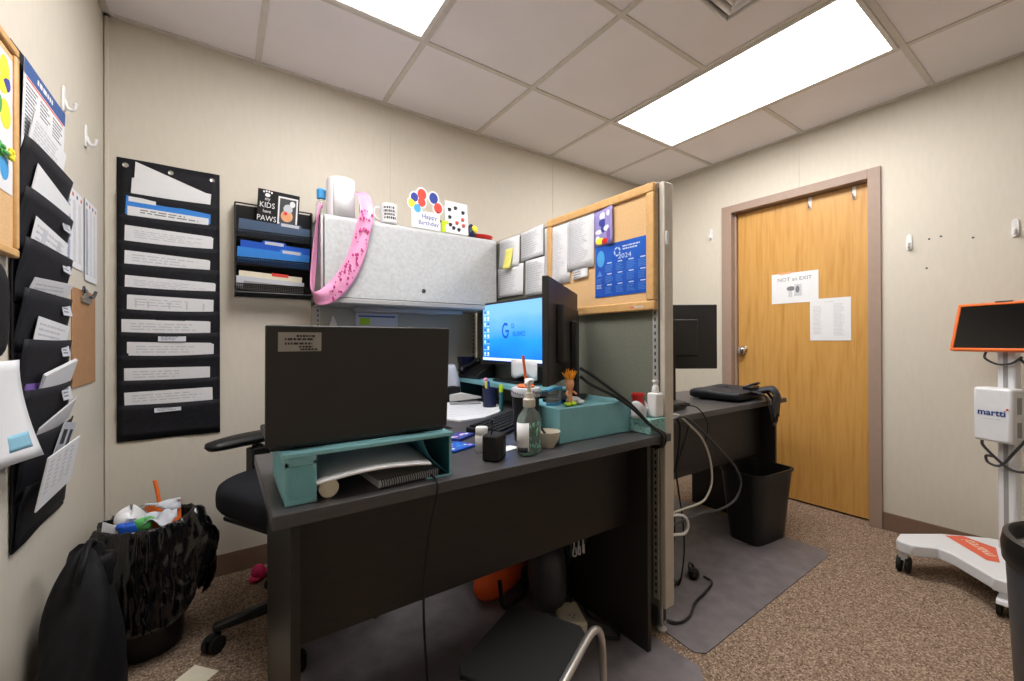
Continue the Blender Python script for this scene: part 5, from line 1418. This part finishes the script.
b = MB(CI @ Matrix.Translation((2.925, -2.12, 0))); b.prism([(-.06, .06), (-.055, .075), (.0, .082), (.0, .062)], 'y', -.02, .02); b.build('brake_lever', 'whitep', parent=t, bevel=.003)
b = MB(CI)
dq = [(3.235, -1.902), (3.295, -1.952), (3.222, -2.066), (3.09, -2.085), ]
b.prism([(3.235, -1.902), (3.295, -1.952), (3.25, -2.06), (3.075, -2.09), (3.06, -2.055)], 'z', .1504, .1509); dc = b.build('base_decal', 'decal', parent=t)
b = MB()
T = CI @ Matrix.Translation((3.145, -2.045, .151)) @ Matrix.Rotation(R(35), 4, 'Z') @ Matrix.Rotation(-PI / 2, 4, 'X')
b.text('martti', .065, .055, -.02, 0, 0, T=T); b.build('decal_lettering', 'cream', parent=dc)
b = MB(); b.box(-.03, .03, -.02, .02, .15, 1.06); pb = b.build('pole', 'whitep', parent=t, bevel=.008, seg=3)
b = MB(); b.box(-.008, .008, -.0212, -.0195, .2, 1.04); b.build('pole_channel', 'grey', parent=t)
b = MB(); b.box(-.066, .066, -.1, -.021, .635, .872); bx = b.build('battery_box', 'whitep', parent=t, bevel=.012, seg=3)
b = MB()
b.text('martti', .039, .0, .752, -.1012, 0, sx=1.0, bold=.0008); b.box(-.03, .03, -.1013, -.1003, .736, .7385, 1)
b.build('logo', [mat('logo_blue', (24, 58, 128), .5), 'inklt'], parent=bx)
b = MB(); b.cyl((.0525, -.1012, .784), (.0525, -.1003, .784), .0045, n=14); b.build('logo_dot', 'red', parent=bx)
b = MB(); b.box(.0655, .0668, -.07, -.045, .665, .73).box(.0655, .0668, -.07, -.045, .765, .835); b.build('vent', 'grey', parent=bx)
TT = Matrix.Translation((.0, -.035, 1.138)) @ Matrix.Rotation(R(-14), 4, 'X')
b = MB(TT)
W_, H_ = .165, .112
for (x0, x1, z0, z1) in ((-W_, W_, -H_, -H_ + .013), (-W_, W_, H_ - .013, H_), (-W_, -W_ + .013, -H_ + .013, H_ - .013), (W_ - .013, W_, -H_ + .013, H_ - .013)):
    b.box(x0, x1, -.022, .008, z0, z1)
b.box(-W_ + .01, W_ - .01, .0, .008, -H_ + .01, H_ - .01)
tb = b.build('tablet_case', 'orange', parent=t, bevel=.005, seg=3)
b = MB(TT); b.box(-W_ + .013, W_ - .013, -.017, -.002, -H_ + .013, H_ - .013); b.build('tablet_screen', 'gloss', parent=tb)
b = MB(TT); b.box(-.03, .03, -.0225, .004, H_ - .004, H_ + .004); b.build('case_button', 'black', parent=tb, bevel=.002)
b = MB(TT); b.box(-W_ - .003, -W_ + .004, -.016, .002, -.02, .02); b.build('case_button', 'black', parent=tb, bevel=.002)
b = MB(); b.tube([(0, .005, 1.04), (0, .01, 1.1), (0, -.02, 1.125)], .018, n=12); b.build('tablet_mount', 'grey', parent=t)
b = MB(); b.tube([(-.06, -.03, 1.03), (-.055, -.045, 1.0), (-.01, -.05, .975), (.03, -.04, .98), (.06, -.03, 1.01)], .0045)
b.tube([(.03, .01, 1.0), (.075, -.01, .95), (.10, -.03, .86), (.105, -.03, .78), (.09, -.05, .68), (.05, -.06, .60), (.0, -.05, .53), (-.045, -.045, .53), (-.05, -.05, .56), (-.02, -.06, .565)], .0055)
b.tube([(-.05, -.07, .635), (-.045, -.075, .61), (-.01, -.06, .56), (.03, -.045, .52), (.08, -.04, .525), (.10, -.03, .57)], .0055)
b.build('cables', 'dkgrey', parent=t)

# ------------------------------------------------------------------ dark bin at the right edge
BX, BY = 2.05, -2.402
t = thing('trash_can', 'round dark grey trash can with black rim at the lower right', 'trash can', (BX, BY, 0), 0)
b = MB(); b.lathe([(.165, 0), (.172, .006), (.194, .52), (.194, .56), (.185, .56), (.16, .03), (.001, .025)], n=64); b.build('body', 'dkgrey', parent=t, ang=50)
b = MB(); b.lathe([(.1945, .535), (.201, .54), (.203, .575), (.199, .602), (.190, .607), (.183, .600), (.183, .53), (.1945, .53)], n=64); b.build('rim', 'black', parent=t, ang=50)
b = MB(); b.lathe([(.184, .568), (.16, .572), (.1, .576), (.001, .577)], n=64); b.build('lid', 'grey', parent=t, ang=50)
b = MB(); b.surf(lambda u, v: (.2032 * math.cos(2.5 + .35 * u), .2032 * math.sin(2.5 + .35 * u), .578 + .008 * v), 8, 1); b.build('rim_label', 'paper2', parent=t, solid=.0008)

# ------------------------------------------------------------------ camera, world, colour
cam = bpy.data.cameras.new('camera'); co = bpy.data.objects.new('camera', cam); COL.objects.link(co)
f_, yaw, pit, rol = 418.697, .60544, .002106, -.003227
fw = Vector((math.sin(yaw) * math.cos(pit), math.cos(yaw) * math.cos(pit), math.sin(pit)))
rt = Vector((math.cos(yaw), -math.sin(yaw), 0)); up = rt.cross(fw)
r2 = rt * math.cos(rol) + up * math.sin(rol); u2 = -rt * math.sin(rol) + up * math.cos(rol)
co.matrix_world = Matrix(((r2.x, u2.x, -fw.x, .4006), (r2.y, u2.y, -fw.y, -2.3718), (r2.z, u2.z, -fw.z, 1.0829), (0, 0, 0, 1)))
cam.sensor_width = 36; cam.lens = f_ / 1024 * 36; cam.clip_start = .02
sc.camera = co
w = bpy.data.worlds.new('world'); sc.world = w; w.use_nodes = True
w.node_tree.nodes['Background'].inputs[0].default_value = (.8, .85, .9, 1); w.node_tree.nodes['Background'].inputs[1].default_value = .1
sc.view_settings.view_transform = 'Standard'; sc.view_settings.look = 'None'
sc.view_settings.gamma = 1; sc.view_settings.exposure = EXPO
sc.view_settings.use_curve_mapping = False
